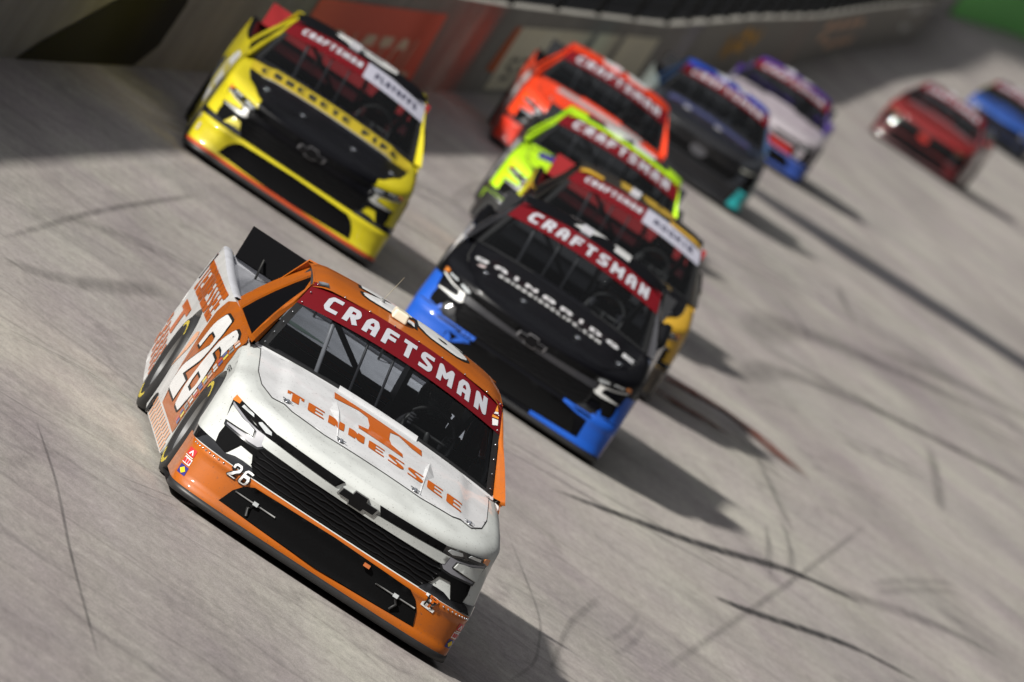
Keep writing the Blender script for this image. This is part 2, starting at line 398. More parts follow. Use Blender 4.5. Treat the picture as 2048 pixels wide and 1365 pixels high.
def truck(L):
    """L: livery dictionary"""
    T = empty(L['name'], M @ Matrix.Translation((L['pos'][0], L['pos'][1], 0)) @ Matrix.Rotation(L['pos'][2], 4, 'Z') @ Matrix.Scale(L.get('size', 1), 4))
    tag(T, L['label'], 'race truck', L.get('group', 'race trucks running nose to tail on the banked track'))
    hero = L.get('hero', False); far = L.get('far', False); R = .045 if hero else .09
    C = {k: (paint(k+'_'+L['key'], v, **dict(dict(speck=.5 if hero and k != 'spoiler' else 0), **L.get('pk', {}))) if isinstance(v, tuple) else v) for k, v in L['col'].items()}
    blk = mat('black_trim', (.012,.012,.014), .28, coat=.3); mesh_b = mat('black_mesh', (.005,.005,.0055), .8, spec=.06, var=.6, varscale=160)
    dark = mat('dark_void', (.006,.006,.007), .9); chrome = mat('chrome', (.75,.76,.78), .08, metal=1)
    lens = mat('lens', (.55,.58,.6), .1, coat=1); rub = mat('tyre_rubber', (.018,.018,.019), .55, var=.25)
    wht = paint('white_sticker', (.8,.8,.8)); 
    # ---------------- body shell
    body = ring_band('bonnet_and_fenders', C['shell'], T)
    mb = MB()
    panel('n', [[(-1,.352),(1,.352),(1,.64),(-1,.64)]], f_ring, None, None, res=.035 if hero else .05, mb=mb)
    for fs in (f_sl, f_sr):
        arch = [(y, z) for y, z in arc(YF, RW, .385, 166, 2)]
        front = side_outline_front()
        poly = front+[(1.455,.06),(1.42,.06)]+arch[::-1]
        # nose-side edge down to the arch
        panel('s', [poly], fs, None, None, res=R*1.3, mb=mb, rim=.05)
    mb.done('nose_and_front_wings', C['shell'], T)
    # bumper
    bp_ = panel('front_bumper', [[(-1,.085),(1,.085),(1,.352),(-1,.352)]], f_ring, C['bumper'], T, res=.018 if hero else .03)
    for fs in (f_sl, f_sr):
        panel('bumper_side', [[(ip(.085,YC)+ip(.085,LL),.085),(ip(.2,YC)+ip(.2,LL),.2),(ip(.352,YC)+ip(.352,LL),.352)]+[(.655,.352),(.66,.28),(.68,.2),(.70,.12),(.71,.085)]], fs, C['bumper'], T, res=R*1.3, rim=.04)
    if hero:
        for sg in (-1, 1):
            for k in range(9):
                ss0 = sg*(.50+.045*k)
                for zz in (.338,):
                    p = Vector(f_ring(ss0, zz))-Vector((0,.002,0)); MB().lathe(p, [(-.006,.001),(-.004,.006),(.0,.007)], 'y', 8).done('bumper_rivet', chrome, T)
        for fs in (f_sl, f_sr):
            for q_ in ([(1.452,.22),(1.457,.22),(1.457,.88),(1.452,.88)], [(2.98,.25),(2.985,.25),(2.995,.93),(2.99,.93)]): panel('door_seam', [q_], fs, mat('seam_dark', (.05,.05,.05), .7), T, res=.1, off=.0095)
    # splitter
    mb = MB(); rows = []
    S_ = [i/20*.999 for i in range(-20, 21)]
    def spl(s, z, o):
        x, y, _ = f_ring(s, .07); return (x*(1+o*.2), y-o*(1-abs(s)*.6), z)
    rows = [[spl(s, .088, -.02) for s in S_], [spl(s, .088, .03) for s in S_], [spl(s, .045, .035) for s in S_], [spl(s, .04, .0) for s in S_], [(spl(s,.04,0)[0], .9, .045) for s in S_]]
    strip(rows, 'splitter', mat('splitter_black', (.02,.02,.021), .45, var=.4, varscale=12), T)
    # lower air intake
    inp = [(-.692,.138),(-.655,.235),(-.615,.285),(-.555,.322),(0,.334),(.555,.322),(.615,.285),(.655,.235),(.692,.138),(0,.118)]
    it = panel('lower_air_intake', [inp], f_nose, mesh_b, T, res=.03 if hero else .07, off=.007, rim=.007)
    if hero:
        for sg in (-1, 1):
            mb = MB(); mb.tube([(sg*x, Yn(x, .24)-.012, .24) for x in (.36,.44,.52,.60,.64)], .005, 6)
            q = mb.done('intake_bar', mat('grey_rod', (.22,.22,.22), .5), T)
            mb = MB(); xx = .50; mb.box((sg*xx-.016, Yn(xx,.24)-.03, .232), (sg*xx+.016, Yn(xx,.24)-.01, .256)); mb.done('tow_loop', lens, T, False)
            mb = MB(); mb.tube([(sg*xx, Yn(xx,.24)-.012, .235), (sg*(xx+.03), Yn(xx,.2)-.02, .2), (sg*(xx+.01), Yn(xx,.16)-.012, .155)], .009, 8)
            mb.done('tow_strap', rub, T)
        for z0 in [.15+.016*i for i in range(11)]:
            pass
        mb = MB(); mb.box((.235,.0,.290),(.275,.022,.312)); q = mb.done('camera_lens_box', mat('amber', (.55,.16,.05), .3), T, False)
    # grille field (black), horizontal bars, upper slits, bright bar, emblem
    gr = [(-.585,.356),(.585,.356),(.64,.42),(.665,.47),(.66,.535),(-.66,.535),(-.665,.47),(-.64,.42)]
    gm = C.get('grille') or blk
    g0 = panel('grille', [gr], f_nose, gm if L.get('grille_paint') else mesh_b, T, res=.03 if hero else .06, off=.008, rim=.008)
    if hero or not far:
        mb = MB()
        for i, z in enumerate((.385,.415,.445,.475,.505)):
            w = .60 if z < .4 else .645
            pts = []
            for j in range(-24, 25):
                x = j/24*w; k = (j+i*3) % 8; zz = z+(.006 if k in (3,4,5) else 0); pts.append((x, Yn(x, zz)-.012, zz))
            mb.tube(pts, .0055, 5)
        mb.done('grille_slat', mat('grille_gloss', (.008,.008,.009), .35, coat=.15, spec=.2), g0)
    band = [(-1.0,.356),(-.86,.356),(-.585,.356),(-.64,.40),(-.70,.405),(-.80,.386),(-.87,.40),(-.885,.415),(-.955,.412),(-1.0,.412)]
    def blackband(sg):
        P = [(-.995,.354),(-.585,.354),(-.625,.405),(-.69,.408),(-.745,.404),(-.80,.386),(-.885,.408),(-.955,.412),(-.998,.415)]
        # f_ring s from x
        z0 = .38; out = []
        for x, z in P:
            n = ip(z, NN); s = math.asin(min(1, (abs(x)/ip(z, WW)))**(n/2))/(math.pi/2); out.append((sg*s, z))
        return out
    for sg in (-1, 1): panel('bumper_gap_trim', [blackband(sg)], f_ring, C.get('gap') or mat('gloss_black', (.008,.008,.009), .12, coat=1), T, res=.03, off=.006)
    # air curtain wedges
    wd = [(-.87,.54),(-.885,.455),(-.878,.402),(-.803,.388),(-.75,.475),(-.64,.468),(-.668,.53),(-.73,.54),(-.80,.535)]
    if L.get('style') == 'toyota':
        wd = [(-.90,.62),(-.93,.48),(-.86,.40),(-.76,.40),(-.80,.50),(-.80,.58)]
    for sg in (1, -1):
        panel('air_curtain', [[(sg*x, z) for x, z in wd]], f_nose, C.get('wedge') or mesh_b, T, res=.03, off=.009, rim=.009)
    # headlight strip and lens, running light
    if L.get('style') != 'toyota':
        st = [(-.60,.597),(-.60,.648),(-.70,.668),(-.80,.679),(-.895,.692),(-.90,.655),(-.83,.64),(-.745,.632),(-.66,.60)]
        dr = [(-.893,.652),(-.785,.617),(-.70,.603),(-.652,.602),(-.634,.58),(-.638,.538),(-.66,.52),(-.72,.515),(-.87,.523),(-.872,.532),(-.71,.543),(-.70,.552),(-.708,.588),(-.72,.592),(-.79,.605),(-.89,.638)]
        for sg in (1, -1):
            h = panel('headlight', [[(sg*x, z) for x, z in st]], f_nose, mat('gloss_black', (.008,.008,.009), .12, coat=1), T, res=.03, off=.011, rim=.011)
            panel('lamp_lens', [[(sg*x, z) for x, z in ((-.625,.625),(-.635,.642),(-.71,.657),(-.725,.645),(-.72,.638),(-.66,.618))]], f_nose, lens, h, res=.05, off=.015, rim=.004)
            panel('lamp_lens', [[(sg*x, z) for x, z in ((-.76,.652),(-.77,.668),(-.84,.676),(-.845,.658))]], f_nose, lens, h, res=.05, off=.015, rim=.004)
            panel('side_marker', [[(sg*x, z) for x, z in ((-.862,.664),(-.862,.688),(-.897,.696),(-.903,.657))]], f_nose, mat('amber_lens', (.6,.2,.04), .25, coat=.5), h, res=.05, off=.016, rim=.005)
            panel('headlight_surround', [[(sg*x, z) for x, z in ((-.905,.665),(-.78,.632),(-.69,.612),(-.64,.612),(-.622,.585),(-.626,.532),(-.655,.508),(-.72,.503),(-.885,.512))]], f_nose, mat('gloss_black', (.008,.008,.009), .12, coat=1), T, res=.03, off=.010, rim=.01)
            panel('running_light', [[(sg*x, z) for x, z in dr]], f_nose, C.get('drl') or mat('drl_grey', (.26,.26,.29), .45), T, res=.025, off=.014, rim=.012)
    else:
        st = [(-.60,.56),(-.62,.63),(-.78,.66),(-.90,.67),(-.90,.62),(-.80,.58),(-.70,.55)]
        for sg in (1, -1):
            h = panel('headlight', [[(sg*x, z) for x, z in st]], f_nose, mat('gloss_black', (.008,.008,.009), .12, coat=1), T, res=.05, off=.004, rim=.005)
            panel('lamp_lens', [[(sg*x, z) for x, z in ((-.66,.59),(-.68,.62),(-.86,.645),(-.86,.62),(-.76,.59))]], f_nose, C.get('drl') or lens, h, res=.05, off=.009, rim=.004)
    if L.get('style') != 'toyota':
        for sg in (1, -1): panel('lamp_brow', [[(sg*x, z) for x, z in ((-.885,.635),(-.79,.601),(-.722,.587),(-.713,.553),(-.80,.545),(-.885,.538))]], f_nose, C.get('brow') or C['shell'], T, res=.03, off=.020, rim=.012)
    sb = [(-.575,.602),(-.16,.590),(-.125,.642),(-.60,.650),(-.60,.606)]
    for sg in (1, -1): panel('upper_grille_slot', [[(sg*x, z) for x, z in sb]], f_nose, mesh_b, T, res=.03, off=.011, rim=.011)
    if C.get('bar'):
        br = [(-.648,.548),(-.655,.598),(-.60,.598),(-.15,.585),(.15,.585),(.60,.598),(.655,.598),(.648,.548),(.63,.540),(-.63,.540)]
        panel('grille_bar', [br], f_nose, C['bar'], T, res=.05, off=.016, rim=.016)
    bt = [(-.135,.570),(-.125,.612),(-.052,.612),(-.045,.640),(.045,.640),(.052,.612),(.138,.612),(.128,.570),(.055,.570),(.048,.545),(-.048,.545),(-.055,.570)]
    if L.get('style') != 'toyota':
        e = panel('bow_emblem', [bt], f_nose, C.get('emblem_rim') or mat('emblem_chrome', (.32,.33,.34), .2, metal=.8), T, res=.04, off=.022, rim=.02)
        panel('emblem_face', [[(x*.90, .592+(z-.592)*.86) for x, z in bt]], f_nose, C.get('emblem') or mat('emblem_black', (.004,.004,.005), .4, coat=.1, spec=.15), e, res=.04, off=.028, rim=.006)
    else:
        e = panel('oval_emblem', [[(.13*math.cos(a*math.pi/12), .50+.07*math.sin(a*math.pi/12)) for a in range(24)]], f_nose, C.get('emblem') or chrome, T, res=.04, off=.012, rim=.01)
    # bonnet panel
    hp = [(-.865,1.42),(-.86,.90),(-.825,.66),(-.745,.50),(-.66,.50),(-.60,.45),(-.36,.385),(.36,.385),(.60,.45),(.66,.50),(.745,.50),(.825,.66),(.86,.90),(.865,1.42)]
    hp = [(x*.965, y) for x, y in hp]
    hr = .028 if hero else (.035 if L['key'] in ('blu', 'yel') else .09)
    panel('bonnet_seam', [hp], f_hood, mat('seam_dark', (.05,.05,.05), .7), T, res=.06, off=.0015)
    hood = panel('bonnet', [[(x*.993, y+(.005 if y < 1 else -.004)) for x, y in hp]], f_hood, C['hood'], T, res=hr, off=.004)
    if C.get('nose_top'):
        P = L.get('nose_top_poly') or [(-.60,.655),(-.60,.598),(.60,.598),(.60,.655)]
        panel('nose_cap', [[(-.60,.66),(-.64,.598),(-.66,.53),(.66,.53),(.64,.598),(.60,.66)]], f_nose, C['nose_top'], T, res=.04, off=.004)
        panel('nose_cap', [[(-.40,.0),(.40,0),(.46,3),(-.46,3)]], f_shoulder, C['nose_top'], T, res=.05, off=.004)
        panel('nose_cap', [[(-.80,.66),(-.72,.45),(-.66,.26),(-.60,.20),(-.45,.15),(-.25,.115),(0,.108),(.25,.115),(.45,.15),(.60,.20),(.66,.26),(.72,.45),(.80,.66)]], f_hood, C['nose_top'], T, res=.05, off=.003)
    if hero:
        for sg, xo in ((-1, 0), (1, .075)):
            P = [(-.262,.41),(-.345,.90),(-.352,1.03),(-.315,1.15),(-.275,1.0),(-.256,.72)]
            P = [((x-xo) if sg < 0 else (-x+xo), y) for x, y in P]; top = [(P[0][0], .41), ((P[1][0]+P[5][0])/2-sg*.015, .90), (P[3][0]-sg*.012, 1.13)]
            b = [Vector((x, y, Hd(x, y)+.003)) for x, y in P]; tp = [Vector((top[0][0], .44, Hd(top[0][0], .44)+.010)), Vector((top[1][0], .90, Hd(top[1][0], .9)+.020)), Vector((top[2][0], 1.13, Hd(top[2][0], 1.13)+.006))]
            MB().add(b+tp, [(0,1,7,6),(1,2,8,7),(2,3,8),(3,4,8),(4,5,7,8),(5,0,6,7)]).done('bonnet_ridge', C['hood'], hood, False)
    # cowl, bonnet pins
    mb = MB()
    strip([[(x, 1.40, Hd(x, 1.40)+.004) for x in (-.30,-.15,0,.15,.27)], [(x, 1.455, Hd(x, 1.455)+.026) for x in (-.30,-.15,0,.15,.27)], [(x, 1.475, Hd(x, 1.47)+.022) for x in (-.30,-.15,0,.15,.27)]], None, None, None, mb)
    mb.done('cowl_flap', C['hood'], T)
    strip([[(x/12*.86, 1.415, Hd(x/12*.86, 1.415)+.003) for x in range(-12, 13)], [f_ws(x/12, -.02) for x in range(-12, 13)], [f_ws(x/12, .02) for x in range(-12, 13)]], 'cowl', C['hood'], T)
    if not far:
        for (x, y) in ((-.62,.55),(-.235,.43),(.30,.425),(.70,.545)):
            mb = MB(); z = Hd(x, y)+.004
            mb.lathe((x, y, z), [(0,.022),(.004,.022),(.005,.010),(.02,.009),(.021,0)], 'z', 12)
            mb.tube([(x-.035, y+.012, z+.012), (x+.03, y-.01, z+.014)], .004, 6); mb.tube([(x-.03, y-.02, z+.006), (x+.01, y+.02, z+.01)], .003, 5)
            mb.done('bonnet_pin', chrome, T)
    # ---------------- body sides aft of the front wheel
    for fs, nm in ((f_sl, -1), (f_sr, 1)):
        mb = MB()
        poly = [(1.458,.055),(1.458,.90)]+[(y, BT(y)-.004) for y in (1.5,1.8,2.2,2.9,3.5,4.2,4.8,5.2)]+[(5.22,.90),(5.20,.45),(5.12,.20),(4.75,.13),(4.31,.075)]+arc(YR, RW, .395, -43, 223, 22)[0:]+[(3.49,.055)]
        panel('s', [poly], fs, None, None, res=R*1.5, mb=mb, rim=.06)
        sd = mb.done('body_side', C['side'], T)
        if C.get('door'):
            dp = [(1.40,.905),(1.5,.925),(2.0,.954),(2.9,.971),(3.12,.93),(3.22,.83),(3.20,.66),(3.10,.46),(2.92,.26),(2.85,.20),(1.462,.20),(1.462,.56)]
            panel('door_panel', [dp], fs, C['door'], sd, res=.07, off=.003)
            if hero:
                fp = [(1.20,.71),(1.27,.745),(1.32,.80),(1.44,.868),(1.452,.86),(1.452,.22),(1.44,.22),(1.428,.36)]+arc(YF, RW, .39, 12, 66, 8)
                panel('door_panel', [fp], fs, C['door'], sd, res=.06, off=.003)
        if hero:
            bs = mat('number_black', (.012,.012,.012), .4)
            # reading direction: the right side (image left) reads towards the front, so letters run from high y to low y
            cv = (lambda a, b: (a, b)); 
            a0, a1 = (2.98, 1.72) if nm < 0 else (1.72, 2.98)
            panel('door_number_outline', word('26', a0, a1, .30, .88, t=.22, gap=.16, slant=.10, grow=.022), fs, bs, sd, res=.08, off=.005)
            panel('door_number', word('26', a0, a1, .30, .88, t=.22, gap=.16, slant=.10, grow=.004), fs, wht, sd, res=.08, off=.0075)
            ot = paint('sponsor_orange', (.50,.105,.004))
            b0, b1 = (5.05, 3.30) if nm < 0 else (3.30, 5.05)
            panel('bed_lettering', word('TENNESSEE', b0, b1, .735, .955, t=.24, gap=.22, serif=.04), fs, ot, sd, res=.06, off=.0035)
            c0, c1 = (4.98, 4.42) if nm < 0 else (4.42, 4.98)
            sg2 = 1 if nm > 0 else -1
            panel('power_t_decal', [[(c0,.60),(c0,.66),(c1,.66),(c1,.60),((c0+c1)/2+sg2*.09,.60),((c0+c1)/2+sg2*.09,.44),((c0+c1)/2-sg2*.09,.44),((c0+c1)/2-sg2*.09,.60)]]+word('VOL', c0, c1, .47, .58, t=.25)[:0], fs, ot, sd, res=.06, off=.0035)
            ck = []
            for i in range(11):
                for j in range(3):
                    y0 = 4.42+i*.07; z0 = .16+j*.075+.02*(i > 8)
                    if (i+j) % 2 == 0: ck.append([(y0,z0),(y0+.07,z0),(y0+.07,z0+.075),(y0,z0+.075)])
            for q in ck: q[:] = [(y, z+max(0, (y-4.5)*.18)) for y, z in q]
            panel('checker_decal', ck, fs, ot, sd, res=.08, off=.0035)
            ck = []
            for i in range(26):
                for j in range(2):
                    y0 = 1.47+i*.074; z0 = .065+j*.06
                    if (i+j) % 2 == 0 and y0 < 3.4: ck.append([(y0,z0),(y0+.074,z0),(y0+.074,z0+.06),(y0,z0+.06)])
            panel('checker_skirt', ck, fs, paint('pale_orange', (.80,.42,.25)), sd, res=.08, off=.0035)
            # contingency stickers: small coloured blocks, no words legible in the photograph
            cols = [(.7,.7,.7),(.55,.1,.08),(.12,.13,.3),(.75,.6,.1),(.3,.3,.3),(.7,.45,.35)]
            rnd = random.Random(3)
            for ci, cc in enumerate(cols):
                ps = []
                for k in range(26):
                    if (k*5+k//3) % 6 != ci: continue
                    row = k % 2; u = (k//2)/13
                    y = 1.475+row*.115; z = .875-u*.63; w = .10*rnd.uniform(.75, 1); h = .040*rnd.uniform(.8, 1.05)
                    ps.append([(y, z-h),(y+w, z-h),(y+w, z),(y, z)])
                for q_ in ps: panel('contingency_sticker', [q_], fs, paint('sticker%d' % ci, cc), sd, res=.1, off=.006)
            panel('pencil_decal', [[(4.0-.55,.60),(3.42,.64),(3.30,.66),(3.24,.63),(3.30,.52),(3.52,.36),(3.45,.50)]], fs, paint('pale_orange', (.80,.42,.25)), sd, res=.06, off=.003)
        if L.get('num'):
            a0, a1 = (2.95, 1.75) if nm < 0 else (1.75, 2.95)
            panel('door_number', word(L['num'], a0, a1, .32, .86, t=.24, gap=.15, slant=.1), fs, C.get('numc') or wht, sd, res=.1, off=.006)
        # exhaust outlet
        if nm < 0:
            mb = MB(); mb.lathe((fs(3.30,.13)[0], 3.30, .125), [(-.008,.075),(-.014,.07),(-.012,.045),(.04,.04)], 'x', 20); mb.done('exhaust_outlet', dark, T)
    # ---------------- bed, rails, tail
    rows = []
    for y in (3.08,3.3,3.7,4.2,4.7,5.2):
        z = BT(y); w = Sx(y, z)
        rows.append([(-w, y, z-.004),(-w+.012, y, z+.008),(-w+.05, y, z+.010),(-w+.075, y, z-.004),(-w+.10, y, z-.05),(0, y, z-.045),(w-.10, y, z-.05),(w-.075, y, z-.004),(w-.05, y, z+.010),(w-.012, y, z+.008),(w, y, z-.004)])
    strip(rows, 'bed_cover', C['bed'], T)
    if hero:
        def f_bedc(x, y): return (x, y, BT(y)-.047)
        globals()['f_bedc'] = f_bedc
        panel('bed_decal', [[(-.62,4.15),(-.40,4.20),(-.15,4.10),(-.42,3.98),(-.60,4.05)], [(-.66,3.55),(-.60,3.56),(-.2,3.85),(-.22,3.88)]], f_bedc, mat('decal_grey_green', (.10,.14,.12), .5), T, res=.1, off=.003)
        mb = MB(); mb.tube([(-.02, 4.95, 1.0), (-.02, 4.95, 1.27)], .02, 8)
    tl = MB(); panel('t', [[(-.96,.30),(.96,.30),(.955,1.045),(-.955,1.045)]], f_tail, None, None, res=.15, mb=tl, out=(0,2,.5)); tl.done('tailgate', C['bed'], T)
    tl = MB(); panel('t', [[(-.95,.16),(.95,.16),(.95,.36),(-.95,.36)]], f_tail, None, None, res=.15, mb=tl, off=.03, rim=.05, out=(0,2,.5)); tl.done('rear_bumper', C['side'], T)
    for sg in (-1, 1):
        mb = MB(); mb.add([(sg*.99,5.10,.80),(sg*.975,5.10,1.0),(sg*.955,5.235,1.0),(sg*.955,5.235,.80),(sg*.90,5.24,.80),(sg*.90,5.24,1.0)],
               [(0,3,2,1),(3,4,5,2),(1,2,5),(0,4,3)]); 
        mb.v = [(x+sg*.008, y, z) for x, y, z in mb.v]
        mb.done('tail_lamp', mat('tail_red', (.35,.02,.015), .25, coat=.5), T, False)
    # spoiler
    mb = MB(); n = 10
    v = []; 
    for k in range(n+1):
        x = -.87+1.74*k/n; ed = 1
        v += [(x, 5.17, 1.045), (x, 5.26, 1.265*ed), (x, 5.272, 1.263*ed), (x, 5.20, 1.035)]
    f = [(4*k+a, 4*k+4+a, 4*k+4+(a+1) % 4, 4*k+(a+1) % 4) for k in range(n) for a in range(4)]+[(0,1,2,3),(4*n+3,4*n+2,4*n+1,4*n)]
    sp = mb.add(v, f).done('spoiler', C['spoiler'], T, False)
    for x in (-.7,-.25,.25,.7): MB().tube([(x, 5.02, 1.0), (x, 5.19, 1.12)], .008, 6).done('spoiler_brace', mat('brace_black', (.01,.01,.01), .6), sp)
    # ---------------- greenhouse
    mb = MB(); panel('r', [[(-.70,2.13),(.70,2.13),(.70,3.06),(-.70,3.06)]], f_roof, None, None, res=.06 if hero else .1, mb=mb)
    mb.done('roof', C['roof'], T)
    for sg, cs in ((-1, f_csl), (1, f_csr)):
        mb = MB()
        # A pillar: windscreen edge -> cab side plane
        E0 = [f_ws(sg*.995, b) for b in [i/10 for i in range(11)]]
        E1 = [cs(1.34+ (2.22-1.34)*i/10, .945+.435*i/10) for i in range(11)]
        mid = [((a[0]+b[0])/2+sg*.010, (a[1]+b[1])/2-.012, (a[2]+b[2])/2+.008) for a, b in zip(E0, E1)]
        strip([E0, mid, E1], None, None, None, mb)
        # roof rail rounding
        ys = [2.13,2.25,2.5,2.8,3.06]
        r0 = [f_roof(sg*.70, y) for y in ys]
        r1 = [cs(y+.03, z) for y, z in zip(ys, (1.372,1.39,1.402,1.405,1.395))]
        rm = [((a[0]+b[0])/2+sg*.010, (a[1]+b[1])/2, (a[2]+b[2])/2+.010) for a, b in zip(r0, r1)]
        strip([r0, rm, r1], None, None, None, mb)
        o = [(1.34,.945),(2.22,1.380),(2.28,1.393),(2.53,1.402),(2.83,1.405),(3.09,1.395),(3.21,.96),(2.9,.955)]
        wn = [(1.46,.985),(2.20,1.30),(2.62,1.372),(2.70,1.372),(2.78,.975)] 
        wn = [(1.40,.955),(1.50,.99),(2.60,1.378),(2.70,1.385),(2.76,.972),(1.95,.965),(1.90,.935)] if False else [(1.44,.968),(2.20,1.318),(2.62,1.385),(2.72,1.388),(2.78,.972)]
        panel('c', [o], cs, None, None, holes=[wn], res=.08, mb=mb, rim=.03)
        strip([[cs(y, .958) for y in (1.36,1.8,2.3,2.9,3.2)], [(sg*(Sx(y, BT(y))), y, BT(y)-.006) for y in (1.36,1.8,2.3,2.9,3.2)]], None, None, None, mb)
        mb.done('cab_side', C['cab'], T)
        panel('side_window', [wn], cs, mat('side_window_black', (.003,.003,.004), .9, spec=.03), T, res=.12, off=-.012)
    # rear cab wall with window
    mb = MB(); rp = [(-.70,1.43),(-.35,1.462),(0,1.475),(.35,1.462),(.70,1.43),(.90,.93),(-.90,.93)]; rw = [(-.60,1.40),(.60,1.40),(.74,1.0),(-.74,1.0)]
    panel('r', [rp], f_rear, None, None, holes=[rw], res=.1, mb=mb, rim=.03, out=(0,1,1)); mb.done('cab_rear', C['cab'], T)
    panel('rear_window', [rw], f_rear, glassmat(), T, res=.3, off=-.01, out=(0,1,1))
    # windscreen
    W0 = [(-.985,.0),(-.6,0),(0,0),(.6,0),(.985,.0),(.985,.995),(-.985,.995)]
    panel('windscreen', [W0], f_ws, glassmat(), T, res=.12, off=.0, out=(0,2.3,.6))
    fr = [(-.985,.0),(.985,.0),(.985,.995),(-.985,.995)]; hl = [(-.925,.035),(-.935,.03),(.925,.03),(.925,.97),(-.925,.97)]
    panel('windscreen_border', [fr], f_ws, mat('border_black', (.01,.01,.01), .35), T, holes=[hl], res=.1, off=.004, out=(0,2.3,.6))
    bn = C.get('banner') or mat('banner_red', (.125,.003,.007), .6, spec=.15)
    btype = L.get('banner', 'craft')
    if btype == 'craft':
        b_ = panel('windscreen_banner', [[(-.985,.665),(.985,.665),(.985,1.0),(-.985,1.0)]], f_ws, bn, T, res=.08, off=.006, out=(0,2.3,.6))
        t0 = (-.80,.82)
        lt = word('CRAFTSMAN', *t0, .730, .930, t=.235, gap=.42)
        panel('banner_lettering', lt, f_ws, mat('banner_letter', (.40,.41,.45), .6, spec=.15), b_, res=.06 if hero else .12, off=.009, out=(0,2.3,.6))
        if hero: panel('banner_logo', [[(.90,.70),(.955,.74),(.955,.80),(.89,.77)], [(.90,.83),(.95,.86),(.94,.92)]], f_ws, wht, b_, res=.1, off=.009, out=(0,2.3,.6))
        if hero: panel('banner_logo', [[(.885,.78),(.955,.81),(.955,.83),(.89,.81)], [(.91,.86),(.945,.88),(.93,.95)]], f_ws, paint('logo_orange', (.8,.3,.03)), b_, res=.1, off=.010, out=(0,2.3,.6))
    else:
        b_ = panel('windscreen_banner', [[(-.985,.69),(.08,.69),(.08,1.0),(-.985,1.0)]], f_ws, bn, T, res=.08, off=.006, out=(0,2.3,.6))
        panel('banner_lettering', word('CRAFTSMAN', -.82, .02, .80, .92, t=.24, gap=.35), f_ws, mat('banner_letter', (.55,.56,.60), .5), b_, res=.12, off=.009, out=(0,2.3,.6))
        b_ = panel('windscreen_banner', [[(.08,.69),(.985,.69),(.985,1.0),(.08,1.0)]], f_ws, mat('banner_white', (.36,.36,.43), .6, spec=.15), T, res=.08, off=.006, out=(0,2.3,.6))
        panel('banner_lettering', word(L.get('btext', 'PLAYOFFS'), .22, .86, .79, .90, t=.24, gap=.35), f_ws, mat('ink_dark', (.03,.03,.06), .5), b_, res=.12, off=.009, out=(0,2.3,.6))
    # rivets along the windscreen edge
    if hero:
        mb = MB()
        pts = [(-.955+.0*0, b) for b in (.04,.2,.36,.52,.68,.84,.97)]+[(.955, b) for b in (.04,.2,.36,.52,.68,.84,.97)]+[(a, .985) for a in (-.7,-.45,-.2,.05,.3,.55,.8)]
        for a, b in pts:
            p = Vector(f_ws(a, b))+Vector((0,-.008,.012)); mb.lathe(p, [(0,.007),(.004,.006),(.006,.002)], 'z', 8)
        mb.done('windscreen_screw', chrome, T)
    # roof rails, antenna, camera pod, flaps, number
    if hero:
        bs = mat('number_black', (.012,.012,.012), .4)
        panel('roof_number_outline', word('26', -.36, .40, 2.42, 3.0, t=.24, gap=.14, grow=.030), f_roof, bs, T, res=.06, off=.003)
        panel('roof_number', word('26', -.36, .40, 2.42, 3.0, t=.24, gap=.14, grow=.006), f_roof, wht, T, res=.06, off=.006)
        mb = MB(); zt = 1.478; mb.tube([(-.23,2.62,zt),(-.23,2.62,zt+.03)], [.022,.014], 10); mb.done('antenna_base', mat('grey_rod', (.22,.22,.22), .5), T)
        mb = MB(); mb.tube([(-.23,2.62,zt+.02),(-.20,2.60,zt+.21)], .0022, 5); mb.done('antenna', mat('wire', (.30,.27,.2), .4), T)
        mb = MB()
        pr = [(-.055,2.28,1.462),(.055,2.28,1.462),(.055,2.42,1.474),(-.055,2.42,1.474),(-.048,2.30,1.525),(.048,2.30,1.525),(.05,2.42,1.53),(-.05,2.42,1.53)]
        mb.add([(x-.12, y, z) for x, y, z in pr], [(0,3,2,1),(4,5,6,7),(0,1,5,4),(1,2,6,5),(2,3,7,6),(3,0,4,7)])
        pod = mb.done('camera_pod', paint('pod_cream', (.72,.66,.52)), T, False)
        bv = pod.modifiers.new('b', 'BEVEL'); bv.width = .014; bv.segments = 3
        for sg in (-1, 1):
            panel('roof_corner_lens', [[(sg*.60,2.15),(sg*.66,2.16),(sg*.67,2.24),(sg*.61,2.23)]], f_roof, chrome, T, res=.05, off=.006) if sg < 0 else None
    else:
        panel('roof_number', word(L.get('num', '4'), -.30, .34, 2.30, 2.95, t=.24, gap=.16), f_roof, C.get('roofnum') or wht, T, res=.1, off=.004)
        mb = MB(); mb.box((-.17,2.26,1.455), (-.07,2.40,1.52)); mb.done('camera_pod', mat('pod_grey', (.55,.55,.6), .3, coat=.8), T, False)
    # ---------------- interior
    mb = MB(); rows = [[(x/8*.82, 1.47, .955-.03*(x/8)**2) for x in range(-8, 9)], [(x/8*.80, 1.62, .99-.03*(x/8)**2) for x in range(-8, 9)], [(x/8*.80, 1.80, .975-.03*(x/8)**2) for x in range(-8, 9)], [(x/8*.80, 1.82, .75) for x in range(-8, 9)]]
    strip(rows, 'dashboard', mat('dash_black', (.018,.016,.018), .6), T)
    mb = MB(); mb.box((-.86,1.3,.12), (.86,5.0,.17)); mb.box((-.84,1.44,.17), (.84,1.47,.93)); mb.box((-.86,3.10,.17), (.86,3.14,.94)); mb.box((-.62,.42,.14), (.62,1.44,.5)); mb.done('floor_pan', dark, T, False)
    bar = mat('cage_bar', (.05,.05,.055), .4)
